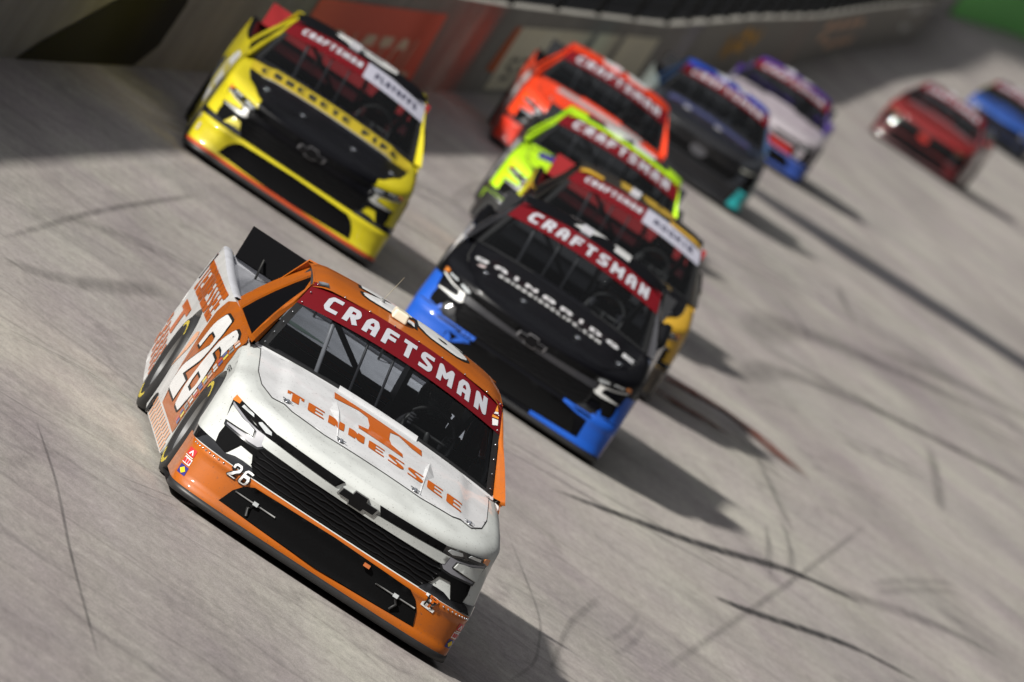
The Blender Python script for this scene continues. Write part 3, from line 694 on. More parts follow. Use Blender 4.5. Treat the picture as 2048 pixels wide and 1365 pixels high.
    for bi, (x0, x1) in enumerate(((-.485,-.455),(-.24,-.225),(-.055,-.04))):
        a = Vector(f_ws(x0/.75, .70)); b = Vector(f_ws(x1/.86, .02))
        MB().tube([a+Vector((0,.04,-.02)), b+Vector((0,.05,-.01))], .015 if bi == 0 else .009, 8).done('windscreen_brace', mat('brace_grey', (.28,.28,.30), .4) if bi == 0 and hero else mat('brace_dark', (.035,.035,.04), .5), T)
    mb = MB()
    for sg in (-1, 1):
        mb.tube([(sg*.80,1.60,.80),(sg*.78,1.72,1.02),(sg*.68,2.22,1.36),(sg*.66,2.9,1.41),(sg*.72,2.98,1.2),(sg*.78,3.0,.3)], .022, 10)
        mb.tube([(sg*.80,1.7,.75),(sg*.80,2.9,.72)], .022, 10); mb.tube([(sg*.80,1.7,.55),(sg*.80,2.9,.5)], .022, 10)
    mb.tube([(-.68,2.22,1.36),(0,2.18,1.40),(.68,2.22,1.36)], .022, 10); mb.tube([(-.66,2.9,1.41),(.66,2.9,1.41)], .022, 10)
    mb.tube([(-.70,2.97,1.0),(.70,2.97,1.0)], .022, 10); mb.tube([(-.66,2.93,1.40),(.72,2.98,.5)], .02, 10)
    mb.tube([(-.1,2.2,1.39),(-.1,2.9,1.41)], .02, 10); mb.done('roll_cage', bar, T)
    mb = MB()
    for i in range(14):
        pass
    mb.box((.16,2.40,.35), (.60,2.85,.48)); mb.add([(.17,2.70,.45),(.59,2.70,.45),(.56,2.86,1.12),(.20,2.86,1.12),(.17,2.80,.45),(.59,2.80,.45),(.56,2.94,1.12),(.20,2.94,1.12)], [(0,1,2,3),(5,4,7,6),(3,2,6,7),(0,3,7,4),(1,5,6,2)])
    for sg in (-1, 1):
        mb.add([(.38+sg*.20,2.45,1.02),(.38+sg*.23,2.45,1.28),(.38+sg*.21,2.88,1.30),(.38+sg*.19,2.88,1.02),(.38+sg*.23,2.45,1.02),(.38+sg*.26,2.45,1.28),(.38+sg*.24,2.88,1.30),(.38+sg*.22,2.88,1.02)],
           [(0,1,2,3),(4,7,6,5),(0,4,5,1),(1,5,6,2)])
    st_ = mb.done('seat', C.get('seat') or mat('seat_black', (.02,.02,.022), .6), T, False)
    if hero:
        mb = MB(); mb.add([(.445,2.38,1.17),(.545,2.34,1.155),(.535,2.36,1.27),(.46,2.38,1.28)], [(0,1,2,3)]); mb.box((0,0,0),(0,0,0)) if False else None
        mb.v += [(x, y+.02, z) for x, y, z in mb.v]; mb.f += [(7,6,5,4),(0,4,5,1),(1,5,6,2),(2,6,7,3),(3,7,4,0)]
        mb.done('head_surround_pad', mat('pad_cream', (.50,.46,.38), .7), T, False)
    mb = MB(); cx, cy, cz = .38, 1.98, 1.0; k = 24
    pts = [(cx+.17*math.cos(2*math.pi*i/k), cy+.17*.35*math.sin(2*math.pi*i/k), cz+.17*.94*math.sin(2*math.pi*i/k)) for i in range(k+1)]
    mb.tube(pts, .014, 8, cap=False); mb.tube([(cx-.16,cy,cz),(cx+.16,cy,cz)], .012, 6); mb.tube([(cx,cy,cz),(cx,1.75,.92)], .018, 8)
    mb.done('steering_wheel', mat('wheel_black', (.03,.03,.03), .5), T)
    # ---------------- wheels
    for (x, y) in ((-.845,YF),(.845,YF),(-.87,YR),(.87,YR)):
        sg = 1 if x > 0 else -1; mb = MB()
        prof = [(-.13,.20),(-.15,.225),(-.152,.30),(-.138,.335),(-.10,.345),(.10,.345),(.138,.335),(.152,.30),(.15,.225),(.13,.20)]
        mb.lathe((x,y,RW), prof, 'x', 44); ty = mb.done('tyre', rub, T)
        mb = MB(); mb.lathe((x,y,RW), [(sg*.13,.20),(sg*.10,.192),(sg*.07,.185),(sg*.04,.10),(sg*.075,.07),(sg*.08,.03),(sg*.085,.0)], 'x', 32)
        mb.lathe((x,y,RW), [(-sg*.13,.20),(sg*.05,.19)], 'x', 32)
        mb.done('rim', mat('rim_steel', (.25,.25,.25), .4, metal=.6), ty)
        if hero:
            mb = MB()
            for k in range(2):
                for j in range(9):
                    a = math.radians(60+180*k+j*8); a2 = a+math.radians(5)
                    xx = x+sg*.1525
                    mb.add([(xx, y+r*math.cos(t), RW+r*math.sin(t)) for r, t in ((.26,a),(.29,a),(.29,a2),(.26,a2))], [(0,1,2,3)])
            mb.done('tyre_lettering', mat('tyre_yellow', (.75,.6,.08), .6), ty)
    for sg in (-1, 1):                                               # wheel-well liners
        for yy in (YF, YR):
            mb = MB(); mb.lathe((sg*.70, yy, RW), [(-.18,.0),(-.18,.40),(.24,.40)], 'x', 30); mb.done('wheel_well', dark, T)
    # ---------------- hero-only front graphics
    if hero:
        ot = paint('sponsor_orange', (.50,.105,.004)); wh = wht; bk = mat('number_black', (.012,.012,.012), .4)
        hc = [(-.325,1.30),(-.32,1.17),(-.24,1.195),(-.15,1.225),(-.085,1.20),(-.065,1.06),(-.07,.965),(-.14,.93),(-.135,.875),(.185,.860),(.18,.925),(.10,.965),(.078,1.05),(.08,1.195),(.14,1.238),(.24,1.165),(.315,1.15),(.31,1.262),(-.0,1.285)]
        panel('bonnet_power_t', [hc], f_hood, ot, T, res=.028, off=.007)
        # TENNESSEE, the end letters taller and the word arched as in the photograph
        def cvt(a, b):
            k = abs(a)/.65; y0 = .622-.012*k; h = .138+.035*k*k
            return (a, y0+(b)*h)
        def wd_(t, gap):
            P = word('TENNESSEE', -.64, .645, 0, 1, t=.045, gap=gap)
            return P
        P = []
        n = 9; cell = 1.285/n
        for i, c in enumerate('TENNESSEE'):
            x0 = -.64+i*cell+.012; x1 = x0+cell-.03; w = x1-x0; tk = .042
            q = word(c, x0, x1, 0, .32, t=.155, gap=0)
            P += [[cvt(a, b/.32) for a, b in p] for p in q]
            if c in 'T':
                P += [[cvt(a, b) for a, b in ((x0,.66),(x0+.02,.66),(x0+.02,1),(x0,1))], [cvt(a, b) for a, b in ((x1-.02,.66),(x1,.66),(x1,1),(x1-.02,1))]]
        panel('bonnet_lettering', P, f_hood, ot, T, res=.028, off=.0072)
        # 26 on the bumper
        def cs26(a, b): return (a+.25*(b-.33), b)
        for nm, g, mm, o in (('bumper_number_outline', .006, bk, .005), ('bumper_number', .001, wht, .008)):
            panel(nm, word('26', -.728, -.604, .296, .374, t=.15, gap=.40, grow=g, conv=cs26), f_nose, mm, T, res=.012, off=o+.004)
        panel('team_logo', [[(.655,.278),(.748,.270),(.752,.288),(.715,.292),(.745,.335),(.735,.352),(.655,.360),(.65,.342),(.69,.336),(.655,.30)]], f_nose, wht, T, res=.05, off=.005)
        panel('team_logo_letter', word('R', .668, .735, .284, .352, t=.22, grow=-.002), f_nose, mat('number_black', (.012,.012,.012), .4), T, res=.05, off=.008)
        panel('team_logo_letter', [[(.695,.285),(.710,.285),(.716,.330),(.740,.330),(.742,.345),(.680,.350),(.68,.338),(.70,.335)]], f_nose, ot, T, res=.05, off=.011)
        for sg in (-1, 1):
            def rg(P):
                out = []
                for x, z in P:
                    nn_ = ip(z, NN); s = math.asin(min(1, (abs(x)/ip(z, WW)))**(nn_/2))/(math.pi/2); out.append((sg*s, z))
                return out
            panel('bumper_sticker', [rg([(.938,.255),(.938,.300),(.978,.300),(.978,.255)])], f_ring, paint('sticker_red', (.55,.04,.04)), T, res=.05, off=.003)
            panel('sticker_mark', [rg([(.945,.262),(.957,.292),(.970,.262),(.963,.262),(.957,.280),(.951,.262)]), rg([(.938,.250),(.978,.250),(.978,.246),(.938,.246)])], f_ring, wht, T, res=.05, off=.005)
            panel('bumper_sticker', [rg([(.935,.200),(.935,.240),(.976,.240),(.976,.200)])], f_ring, wht, T, res=.05, off=.003)
            W_r = word('ARP', -.974, -.938, .206, .234, t=.24, gap=.3) if sg < 0 else word('ARP', .938, .974, .206, .234, t=.24, gap=.3)
            panel('sticker_mark', [rg([(abs(x), z) for x, z in p]) for p in W_r], f_ring, paint('sticker_red', (.55,.04,.04)), T, res=.05, off=.006)
            panel('bumper_sticker', [rg([(.930,.135),(.930,.190),(.975,.190),(.975,.135)])], f_ring, paint('sticker_navy', (.03,.03,.20)), T, res=.05, off=.003)
            panel('sticker_mark', [rg([(.936,.162),(.952,.184),(.968,.162),(.952,.141)])], f_ring, paint('sticker_yellow', (.75,.55,.02)), T, res=.05, off=.006)
        for fs in (f_sl, f_sr):
            a, b = (.99, .86) if fs is f_sl else (.86, .99)
            panel('wing_lettering', word('YEAR', 1.16 if fs is f_sl else .92, .92 if fs is f_sl else 1.16, .735, .768, t=.2), fs, bk, T, res=.1, off=.004)
    # ---------------- livery decals of the other trucks
    for (nm, sf, polys, c, off) in L.get('decals', ()):
        for pg in ([polys] if 'lettering' in nm else [[q_] for q_ in polys]):
            panel(nm, pg, {'hood': f_hood, 'nose': f_nose, 'ring': f_ring, 'roof': f_roof, 'sl': f_sl, 'sr': f_sr, 'ws': f_ws}[sf], paint(nm+L['key']+str(c), c) if isinstance(c, tuple) else c, T, res=.03 if sf in ('ring', 'nose') else .035, off=off+(.002 if sf == 'hood' else .004 if sf in ('ring', 'nose') else 0), out=(0,2.3,.6) if sf == 'ws' else None)
    return T

DRV = {}
def driver(pos, label, suit, hel):
    """seated driver: one skinned body, helmet as its child"""
    T = empty('person', M @ Matrix.Translation((pos[0], pos[1], 0)) @ Matrix.Rotation(pos[2], 4, 'Z')) if False else None
    if 'me' not in DRV:
        me = bpy.data.meshes.new('driver_body')
        J = [((.38,2.62,.52),.15),((.38,2.66,.72),.15),((.38,2.66,.92),.17),((.38,2.60,1.04),.07),((.38,2.54,1.12),.06),
             ((.20,2.62,.98),.075),((.17,2.42,.84),.05),((.23,2.18,.96),.04),((.24,2.03,1.03),.035),
             ((.56,2.62,.98),.075),((.59,2.42,.84),.05),((.53,2.18,.96),.04),((.52,2.03,1.03),.035),
             ((.29,2.45,.52),.10),((.30,2.05,.58),.075),((.30,1.75,.32),.05),((.30,1.66,.30),.045),
             ((.47,2.45,.52),.10),((.46,2.05,.58),.075),((.46,1.75,.32),.05),((.46,1.66,.30),.045)]
        E = [(0,1),(1,2),(2,3),(3,4),(2,5),(5,6),(6,7),(7,8),(2,9),(9,10),(10,11),(11,12),(0,13),(13,14),(14,15),(15,16),(0,17),(17,18),(18,19),(19,20)]
        # gloved fingers closed round the wheel rim
        for hx, sg, root in ((.24,-1,8),(.52,1,12)):
            for k in range(4):
                i = len(J); z = 1.0+.02*k; J += [((hx+sg*.012,1.99,z),.010),((hx+sg*.004,1.965,z+.002),.009),((hx-sg*.02,1.968,z),.008)]
                E += [(root,i),(i,i+1),(i+1,i+2)]
            i = len(J); J += [((hx-sg*.03,2.0,1.04),.011),((hx-sg*.035,1.975,1.05),.009)]; E += [(root,i),(i,i+1)]
        me.from_pydata([j[0] for j in J], E, []); me.update()
        o = bpy.data.objects.new('t', me); COL.objects.link(o)
        sk = o.modifiers.new('s', 'SKIN'); sk.use_smooth_shade = True
        for i, j in enumerate(J): me.skin_vertices[0].data[i].radius = (j[1], j[1])
        me.skin_vertices[0].data[0].use_root = True
        sb = o.modifiers.new('b', 'SUBSURF'); sb.levels = 1; sb.render_levels = 1
        dg = bpy.context.evaluated_depsgraph_get(); DRV['me'] = bpy.data.meshes.new_from_object(o.evaluated_get(dg)); bpy.data.objects.remove(o)
        DRV['me'].polygons.foreach_set('use_smooth', [True]*len(DRV['me'].polygons))
    me = DRV['me'].copy(); me.materials.clear(); me.materials.append(mat('suit_%s' % (str(suit)), suit, .8))
    o = bpy.data.objects.new('person', me); COL.objects.link(o); o.matrix_world = M @ Matrix.Translation((pos[0], pos[1], 0)) @ Matrix.Rotation(pos[2], 4, 'Z')
    tag(o, label, 'person', 'drivers seated in the trucks')
    mb = MB(); c = (.38,2.50,1.175)
    v = []; f = []; n, m_ = 24, 14
    for i in range(m_+1):
        t = math.pi*i/m_
        for k in range(n):
            a = 2*math.pi*k/n; sx, sy, sz = .125*math.sin(t)*math.cos(a), .150*math.sin(t)*math.sin(a), .140*math.cos(t)
            if sy < -.1 and sz < -.02: sy -= .015
            v.append((c[0]+sx, c[1]+sy, c[2]+max(sz, -.115)))
    for i in range(m_):
        for k in range(n): f.append((i*n+k, i*n+(k+1) % n, (i+1)*n+(k+1) % n, (i+1)*n+k))
    h = mb.add(v, f).done('helmet', mat('helmet_%s' % (str(hel)), hel, .15, coat=1), o)
    mb = MB(); rows = []
    for z in (-.015,.015,.045):
        rr = math.sqrt(max(0, 1-(z/.14)**2)); rows.append([(c[0]+.128*rr*math.cos(a), c[1]+.153*rr*math.sin(a), c[2]+z) for a in [math.pi+math.pi*(.14+.72*j/12) for j in range(13)]])
    strip(rows, 'visor', mat('visor', (.01,.012,.014), .05, coat=1), h)
    return o


# ---------------------------------------------------------------- the place: banked concrete turn, outside wall, fence, grandstand
WP = [(-16,-60),(-9.2,-20),(-5.4,2),(-1.6,24.4),(-.1,32.5),(1.3,40),(3.2,50),(5.8,64),(11.75,98),(17.2,133),(23,169),(32.2,229),(45,310),(62,430),(85,560),(112,700)]
def wx(y): return ip(y, [(b, a) for a, b in WP])
def wh_(y): return ip(y, [(-60,1.25),(120,1.27),(165,1.36),(230,1.45),(310,1.8),(430,2.3),(560,3.2),(700,3.6)])
def baked(o): o.matrix_world = M; return o
YS = [-60+4*i for i in range(66)]+[204+8*i for i in range(63)]
def track_mat():
    m = bpy.data.materials.new('track_concrete'); m.use_nodes = True; n = m.node_tree; b = n.nodes['Principled BSDF']; Lk = n.links.new
    b.inputs['Roughness'].default_value = .75; b.inputs['Specular IOR Level'].default_value = .3
    tc = n.nodes.new('ShaderNodeTexCoord')
    def noise(scale, sc=(1,1,1), det=6, rough=.6, rot=0):
        mp = n.nodes.new('ShaderNodeMapping'); mp.inputs['Scale'].default_value = sc; mp.inputs['Rotation'].default_value = (0,0,rot)
        no = n.nodes.new('ShaderNodeTexNoise'); no.inputs['Scale'].default_value = scale; no.inputs['Detail'].default_value = det; no.inputs['Roughness'].default_value = rough
        Lk(tc.outputs['Object'], mp.inputs[0]); Lk(mp.outputs[0], no.inputs['Vector']); return no.outputs['Fac']
    def ramp(f, p0, c0, p1, c1):
        r = n.nodes.new('ShaderNodeValToRGB'); r.color_ramp.elements[0].position = p0; r.color_ramp.elements[0].color = (*c0,1)
        r.color_ramp.elements[1].position = p1; r.color_ramp.elements[1].color = (*c1,1); Lk(f, r.inputs[0]); return r.outputs[0]
    def mul(a, b_, f=1.0):
        x = n.nodes.new('ShaderNodeMix'); x.data_type = 'RGBA'; x.blend_type = 'MULTIPLY'; x.inputs[0].default_value = f; Lk(a, x.inputs[6]); Lk(b_, x.inputs[7]); return x.outputs[2]
    base = ramp(noise(.8, (1,.25,1), 5), .32, (.385,.345,.335), .68, (.42,.405,.355))
    grain = ramp(noise(16, (1,.30,1), 6, .75), .28, (.72,.72,.72), .72, (1.2,1.2,1.2))
    fine = ramp(noise(90, (1,.3,1), 3, .7), .3, (.86,.86,.86), .7, (1.1,1.1,1.1))
    streak = ramp(noise(1.6, (.22,1.0,1), 6, .65, .35), .35, (.88,.87,.88), .62, (1.04,1.04,1.04))
    joints = ramp(noise(.5, (1.6,.12,1), 5, .6, -.16), .38, (.84,.82,.84), .58, (1.03,1.03,1.03))
    blot = ramp(noise(.35, (1,.5,1), 6, .7), .36, (.80,.79,.82), .60, (1.03,1.03,1.02))
    micro = ramp(noise(140, (1,.16,1), 4, .8), .33, (.74,.74,.74), .62, (1.1,1.1,1.1))
    def cracks(scale, sc, rot, w):
        mp = n.nodes.new('ShaderNodeMapping'); mp.inputs['Scale'].default_value = sc; mp.inputs['Rotation'].default_value = (0,0,rot)
        no = n.nodes.new('ShaderNodeTexNoise'); no.inputs['Scale'].default_value = 1.5; no.inputs['Detail'].default_value = 6
        mxv = n.nodes.new('ShaderNodeMix'); mxv.data_type = 'RGBA'; mxv.inputs[0].default_value = .35
        vo = n.nodes.new('ShaderNodeTexVoronoi'); vo.feature = 'DISTANCE_TO_EDGE'; vo.inputs['Scale'].default_value = scale
        Lk(tc.outputs['Object'], mp.inputs[0]); Lk(mp.outputs[0], no.inputs['Vector']); Lk(mp.outputs[0], mxv.inputs[6]); Lk(no.outputs['Color'], mxv.inputs[7]); Lk(mxv.outputs[2], vo.inputs['Vector'])
        return ramp(vo.outputs['Distance'], 0, (.66,.65,.66), w, (1,1,1))
    c = mul(mul(mul(mul(mul(base, grain), fine), streak), joints), blot)
    c = mul(mul(mul(c, micro), cracks(.9, (.5,.55,1), .3, .022), .6), cracks(2.2, (.35,.5,1), -.2, .03), .3)
    Lk(c, b.inputs['Base Color'])
    bu = n.nodes.new('ShaderNodeBump'); bu.inputs['Strength'].default_value = .25; bu.inputs['Distance'].default_value = .01
    Lk(noise(60, (1,.4,1), 4, .7), bu.inputs['Height']); Lk(bu.outputs[0], b.inputs['Normal']); return m
offs = [0,.5,1,2,4,6,9,12,16,22,30,40]
v = []; f = []
for y in YS:
    for o in offs: v.append((wx(y)+o*.985, y-o*.17, 0))
n_ = len(offs)
for i in range(len(YS)-1):
    for k in range(n_-1): f.append((i*n_+k, i*n_+k+1, (i+1)*n_+k+1, (i+1)*n_+k))
trk = baked(mesh('track_surface', v, f, track_mat(), smooth=False)); tag(trk, kind='structure')
# flat ground far around and below the banking (true horizontal)
lowz = min((M @ Vector(q)).z for q in v)-.6
g = mesh('infield_ground', [(-3000,-3000,lowz),(3000,-3000,lowz),(3000,3000,lowz),(-3000,3000,lowz)], [(0,1,2,3)], mat('infield_asphalt', (.05,.05,.052), .9, var=.3, varscale=.3), smooth=False); tag(g, kind='structure')
# ribbons of rubber, seams and painted red shadow fringes lying on the concrete
def ribbon(name, pts, w, m, z=.004):
    P = [Vector((x, y, z)) for x, y in pts]; Q = []
    for i in range(len(P)-1):
        for k in range(6): Q.append(P[i].lerp(P[i+1], k/6))
    Q.append(P[-1]); 
    for _ in range(3): Q = [Q[0]]+[(Q[i-1]+Q[i]*2+Q[i+1])/4 for i in range(1, len(Q)-1)]+[Q[-1]]
    vs = []; uv = []; L = len(Q)
    for i, p in enumerate(Q):
        d = (Q[min(i+1, L-1)]-Q[max(i-1, 0)]).normalized(); nn = Vector((-d.y, d.x, 0))
        ww = w*(.35+.65*math.sin(math.pi*min(1, (i+.6)/(L*.25))/2)) 
        for k in range(5): vs.append(p+nn*ww*(k/4-.5)); uv.append((k/4, i/(L-1)))
    fs = [(i*5+k, i*5+k+1, (i+1)*5+k+1, (i+1)*5+k) for i in range(L-1) for k in range(4)]
    o = baked(mesh(name, vs, fs, m, smooth=False, uv=uv)); tag(o, kind='structure'); return o
rb = rubmat('rubber_band', 1.5, (.045,.043,.05), (.4,.4,1)); rk = rubmat('rubber_strong', 1.1); rm_ = rubmat('rubber_mid', .5); rl = rubmat('rubber_faint', .33); rr = rubmat('shadow_fringe_red', 1.2, (.13,.03,.015))
for i, (pts, w, m) in enumerate([
  ([(3.27,17.5),(5.11,21.5),(6.4,25.0),(7.3,26.5)], .22, rk), ([(7.0,26.0),(8.4,29.5),(9.4,31.0)], .4, rl),
  ([(4.83,17.5),(5.24,18.3),(6.57,21.4),(7.4,22.3)], .20, rk),
  ([(13.6,91.5),(15.3,94.0),(17,95.3),(19.4,96.0),(24,97.5)], 5.0, rb),
  ([(-1.92,-.54),(-1.84,-2.9),(-1.83,-5.8),(-1.76,-9.4)], .03, rm_), ([(-1.97,8.8),(-.91,16.1),(.33,23.6)], .08, rl),
  ([(-2.08,3.3),(-1.42,4.0),(-.94,3.9)], .07, rl), ([(-1.99,7.4),(-1.35,9.1),(-.45,13.0)], .25, rl),
  ([(9.24,54.2),(10.4,61.4),(12.1,66.2),(16.1,75.2)], .8, rl), ([(9.3,54.4),(10.6,56.0),(12.4,58.6),(15,64)], .6, rl),
  ([(8.2,46),(9.3,52),(11.8,58),(14.5,62)], .5, rl), ([(6.9,20),(8.0,22.5),(9.6,24.8)], .7, rl), ([(3.19,7.5),(6.53,25.2),(8.6,36.4)], .06, rl),
  ([(1.6,1.8),(2.0,4.0),(2.3,7.0),(2.4,12.0)], .03, rl), ([(2.1,4.0),(2.6,8.0),(3.2,11.5)], .05, rl), 
  ([(6.25,37.9),(7.14,39.4),(7.57,39.0),(7.9,37.4)], .6, rr), ([(6.05,35.6),(6.91,36.3)], .5, rr),  # red fringe at the edge of a truck's shadow, painted as ribbons
  
  ([(-1.5,13),(-.6,15.5),(.5,17)], .22, rl), ([(1.0,16),(2.2,20),(3.2,22)], .25, rl), ([(13,70),(15,76),(18.5,82)], .8, rl),
  ]): ribbon('tyre_mark_or_fringe', pts, w, m, .003+.0012*i)
rg_ = random.Random(11)
for i in range(46):
    y = rg_.uniform(-9, 75); x = wx(y)+rg_.uniform(.8, 13); a = rg_.choice([rg_.gauss(1.38, .12), rg_.gauss(1.0, .3), rg_.gauss(.6, .3)]); L = rg_.uniform(.8, 3.2)*(1+max(0, y)/30); c = rg_.uniform(-.08, .08)
    P = [(x+L*t*math.cos(a+c*t), y+L*t*math.sin(a+c*t)*1.4) for t in (0,.25,.5,.75,1)]
    ribbon('tyre_mark_or_fringe', P, rg_.uniform(.015,.05)*(1+max(0, y)/16)*(1+1.2*abs(math.cos(a))), rg_.choice([rl, rl, rm_]), .034+.0009*i)

wallm = mat('wall_paint', (.27,.26,.235), .7, spec=.08, var=.35, varscale=1.2)
v = []; f = []; YW = [y for y in YS if y <= 700]
for y in YW:
    h = wh_(y); x = wx(y); v += [(x, y, -.05), (x-.02, y, h*.86), (x-.04, y, h), (x-.16, y, h), (x-.20, y, -.05)]
for i in range(len(YW)-1):
    for k in range(4): f.append((i*5+k, i*5+k+1, (i+1)*5+k+1, (i+1)*5+k)[::-1])
wall = baked(mesh('retaining_wall', v, f, wallm, smooth=False))
tag(wall, 'long grey concrete outside wall with faded sponsor banners curving behind the trucks', 'wall')
def f_wall(y, z): return (wx(y)-.02*z/ max(.1, wh_(y)*.86), y, z)
def wdec(name, polys, m, off, par=wall, res=2.0):
    return panel(name, polys, f_wall, m, par, res=res, off=off, out=(-400, 300, 0))
wcap = []
red = mat('banner_faded_red', (.85,.17,.11), .7, spec=.08, var=.2); crm = mat('banner_cream', (.85,.78,.60), .7, spec=.08, var=.25, varscale=3)
b1 = wdec('wall_banner', [[(44.3,.06),(58.6,.06),(58.0,1.04),(44.3,1.0)]], red, .01)
wdec('wall_banner_letter', word('BRISTOL', 45.2, 57.6, .10, .66, t=.24, gap=.5), mat('letter_pale', (.85,.66,.48), .7, spec=.08), .02, b1)
b2 = wdec('wall_banner', [[(69.2,.05),(81,.05),(82.5,1.02),(69.2,1.0)], [(84,.5),(88,.5),(88.4,1.02),(83.5,1.02)], [(89.5,.05),(97.5,.05),(97.5,1.03),(89.5,1.03)]], crm, .01)
wdec('wall_banner_stripe', [[(67.6,.35),(69.2,.30),(69.2,1.0),(68.2,1.0)]], mat('banner_orange', (.55,.13,.04), .7, spec=.08), .01, b2)
wdec('wall_banner_letter', word('SPEED', 70.5, 80.5, .2, .55, t=.2, gap=.5), mat('letter_grey', (.25,.24,.2), .7, spec=.08), .02, b2)
wdec('wall_lettering', word('WAY', 127, 142, .35, 1.1, t=.3), mat('letter_gold', (.75,.40,.06), .7, spec=.08), .015)
wdec('wall_lettering', word('FOOD', 182, 222, .3, 1.15, t=.25), mat('letter_peach', (.80,.50,.34), .7, spec=.08), .015, res=6)
wdec('wall_lettering', word('CITY', 275, 335, .5, 1.5, t=.25), mat('letter_white', (.6,.6,.6), .7, spec=.08), .015, res=6)
g1 = wdec('wall_banner', [[(452,.0),(690,.0),(690,3.0),(452,2.0)]], mat('banner_green', (.25,.85,.20), .6, spec=.08), .03, res=20)
wdec('wall_banner_stripe', [[(420,.0),(446,.0),(446,2.1),(420,2.0)]], mat('banner_white2', (.5,.5,.48), .6, spec=.08), .03, g1, res=20)
wdec('wall_banner_stripe', [[(560,2.2),(690,2.3),(690,3.3),(560,2.9)]], mat('banner_red2', (.5,.06,.03), .6, spec=.08), .05, g1, res=20)
wdec('wall_dark_patch', [[(25.0,.0),(28,.0),(33.0,.02),(33.9,.25),(34.0,.7),(33.2,1.15),(31.6,1.2),(30.2,.95),(29.0,.66),(27.4,.40),(26.0,.2)]], mat('patch_black', (.012,.012,.010), .8, spec=.08), .012, res=.5)  # black patch with a curved edge on the wall face

# catch fence on the wall
fen = empty('catch_fence', M @ Matrix.Translation((wx(100)-.1, 100, 1.27)))
tag(fen, 'dark steel catch fence of posts and cables standing on the outside wall', 'fence')
mb = MB(); mb.tube([(0,0,0),(0,0,2.6),(.35,0,3.2)], .045, 8); fm_ = mat('fence_dark', (.006,.006,.006), .9, spec=.02)
first = None; inv = fen.matrix_world.inverted()
for i in range(46):
    y = 26+8*i; loc = Vector((wx(y)-.1, y, wh_(y)))-Vector((wx(100)-.1, 100, 1.27))
    if first is None: o = first = mb.done('fence_post', fm_, fen)
    else: o = first.copy(); COL.objects.link(o); o.parent = fen
    o.location = loc
mb = MB()
for k in range(10):
    mb.tube([Vector((wx(y)-.1, y, wh_(y)+.25+.27*k))-Vector((wx(100)-.1, 100, 1.27)) for y in range(10, 400, 12)], .008, 4)
mb.done('fence_cable', fm_, fen)
# grandstand behind it: dark front wall and terraces
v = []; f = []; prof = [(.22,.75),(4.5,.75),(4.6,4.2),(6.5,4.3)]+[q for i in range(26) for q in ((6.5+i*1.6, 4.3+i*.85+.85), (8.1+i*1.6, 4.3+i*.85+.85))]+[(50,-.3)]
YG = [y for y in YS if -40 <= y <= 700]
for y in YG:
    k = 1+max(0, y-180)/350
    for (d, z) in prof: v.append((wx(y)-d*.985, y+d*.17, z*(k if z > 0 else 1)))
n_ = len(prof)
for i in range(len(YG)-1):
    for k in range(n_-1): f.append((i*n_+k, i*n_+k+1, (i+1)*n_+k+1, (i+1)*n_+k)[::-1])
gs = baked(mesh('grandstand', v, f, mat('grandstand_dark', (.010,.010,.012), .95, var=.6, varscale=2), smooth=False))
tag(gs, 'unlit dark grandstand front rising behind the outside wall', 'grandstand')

# ---------------------------------------------------------------- the trucks
BLK = mat('black_paint', (.003,.003,.0045), .4, coat=.12, spec=.12)
orange = (.44,.105,.003)
LIV = []
LIV.append(dict(name='race_truck', key='tenn', pos=(0,0,.010), hero=True, label='leading white and orange race truck with an orange T on its bonnet',
  col=dict(shell=(.58,.60,.585), bumper=orange, hood=(.64,.645,.66), side=(.64,.64,.64), door=orange, bed=(.58,.59,.64), cab=orange, roof=orange, spoiler=mat('spoiler_black', (.004,.004,.005), .8, spec=.1), bar=(.50,.52,.51))))
yel = (.60,.51,.012)
LIV.append(dict(name='race_truck', key='yel', size=.985, pos=(1.26,27.2,-.06), banner='split', btext='PLAYOFFS', num='9', label='yellow race truck with black bonnet and red spoiler running closest to the outside wall',
  col=dict(shell=yel, bumper=yel, hood=BLK, side=yel, door=yel, bed=BLK, cab=yel, roof=BLK, spoiler=paint('spoiler_red', (.28,.006,.008)), bar=BLK, nose_top=BLK, emblem_rim=mat('dim_chrome', (.30,.30,.32), .3, metal=.6), drl=mat('drl_pale', (.45,.45,.42), .3)),
  decals=[('bonnet_band', 'hood', [[(-.84,1.02),(-.60,.94),(.60,.94),(.84,1.02),(.84,1.39),(-.84,1.39)]], (.56,.42,.015), .006),
          ('bonnet_band_edge', 'hood', [[(-.78,.96),(-.60,.90),(.60,.90),(.70,.93),(.60,.94),(-.60,.94)]], (.35,.36,.38), .007),
          ('bonnet_lettering', 'hood', word('CONCRETE PIPE', -.74, .70, 1.06, 1.27, t=.20, gap=.45), (.03,.03,.02), .009),
          ('bumper_low_stripe', 'ring', [[(-1,.088),(1,.088),(1,.118),(-1,.118)]], (.50,.07,.02), .004),
          ('bumper_sticker', 'ring', [[(-.80,.20),(-.76,.20),(-.76,.27),(-.80,.27)], [(-.92,.30),(-.88,.30),(-.88,.34),(-.92,.34)]], (.55,.5,.5), .005)]))
blu = (.012,.095,.50)
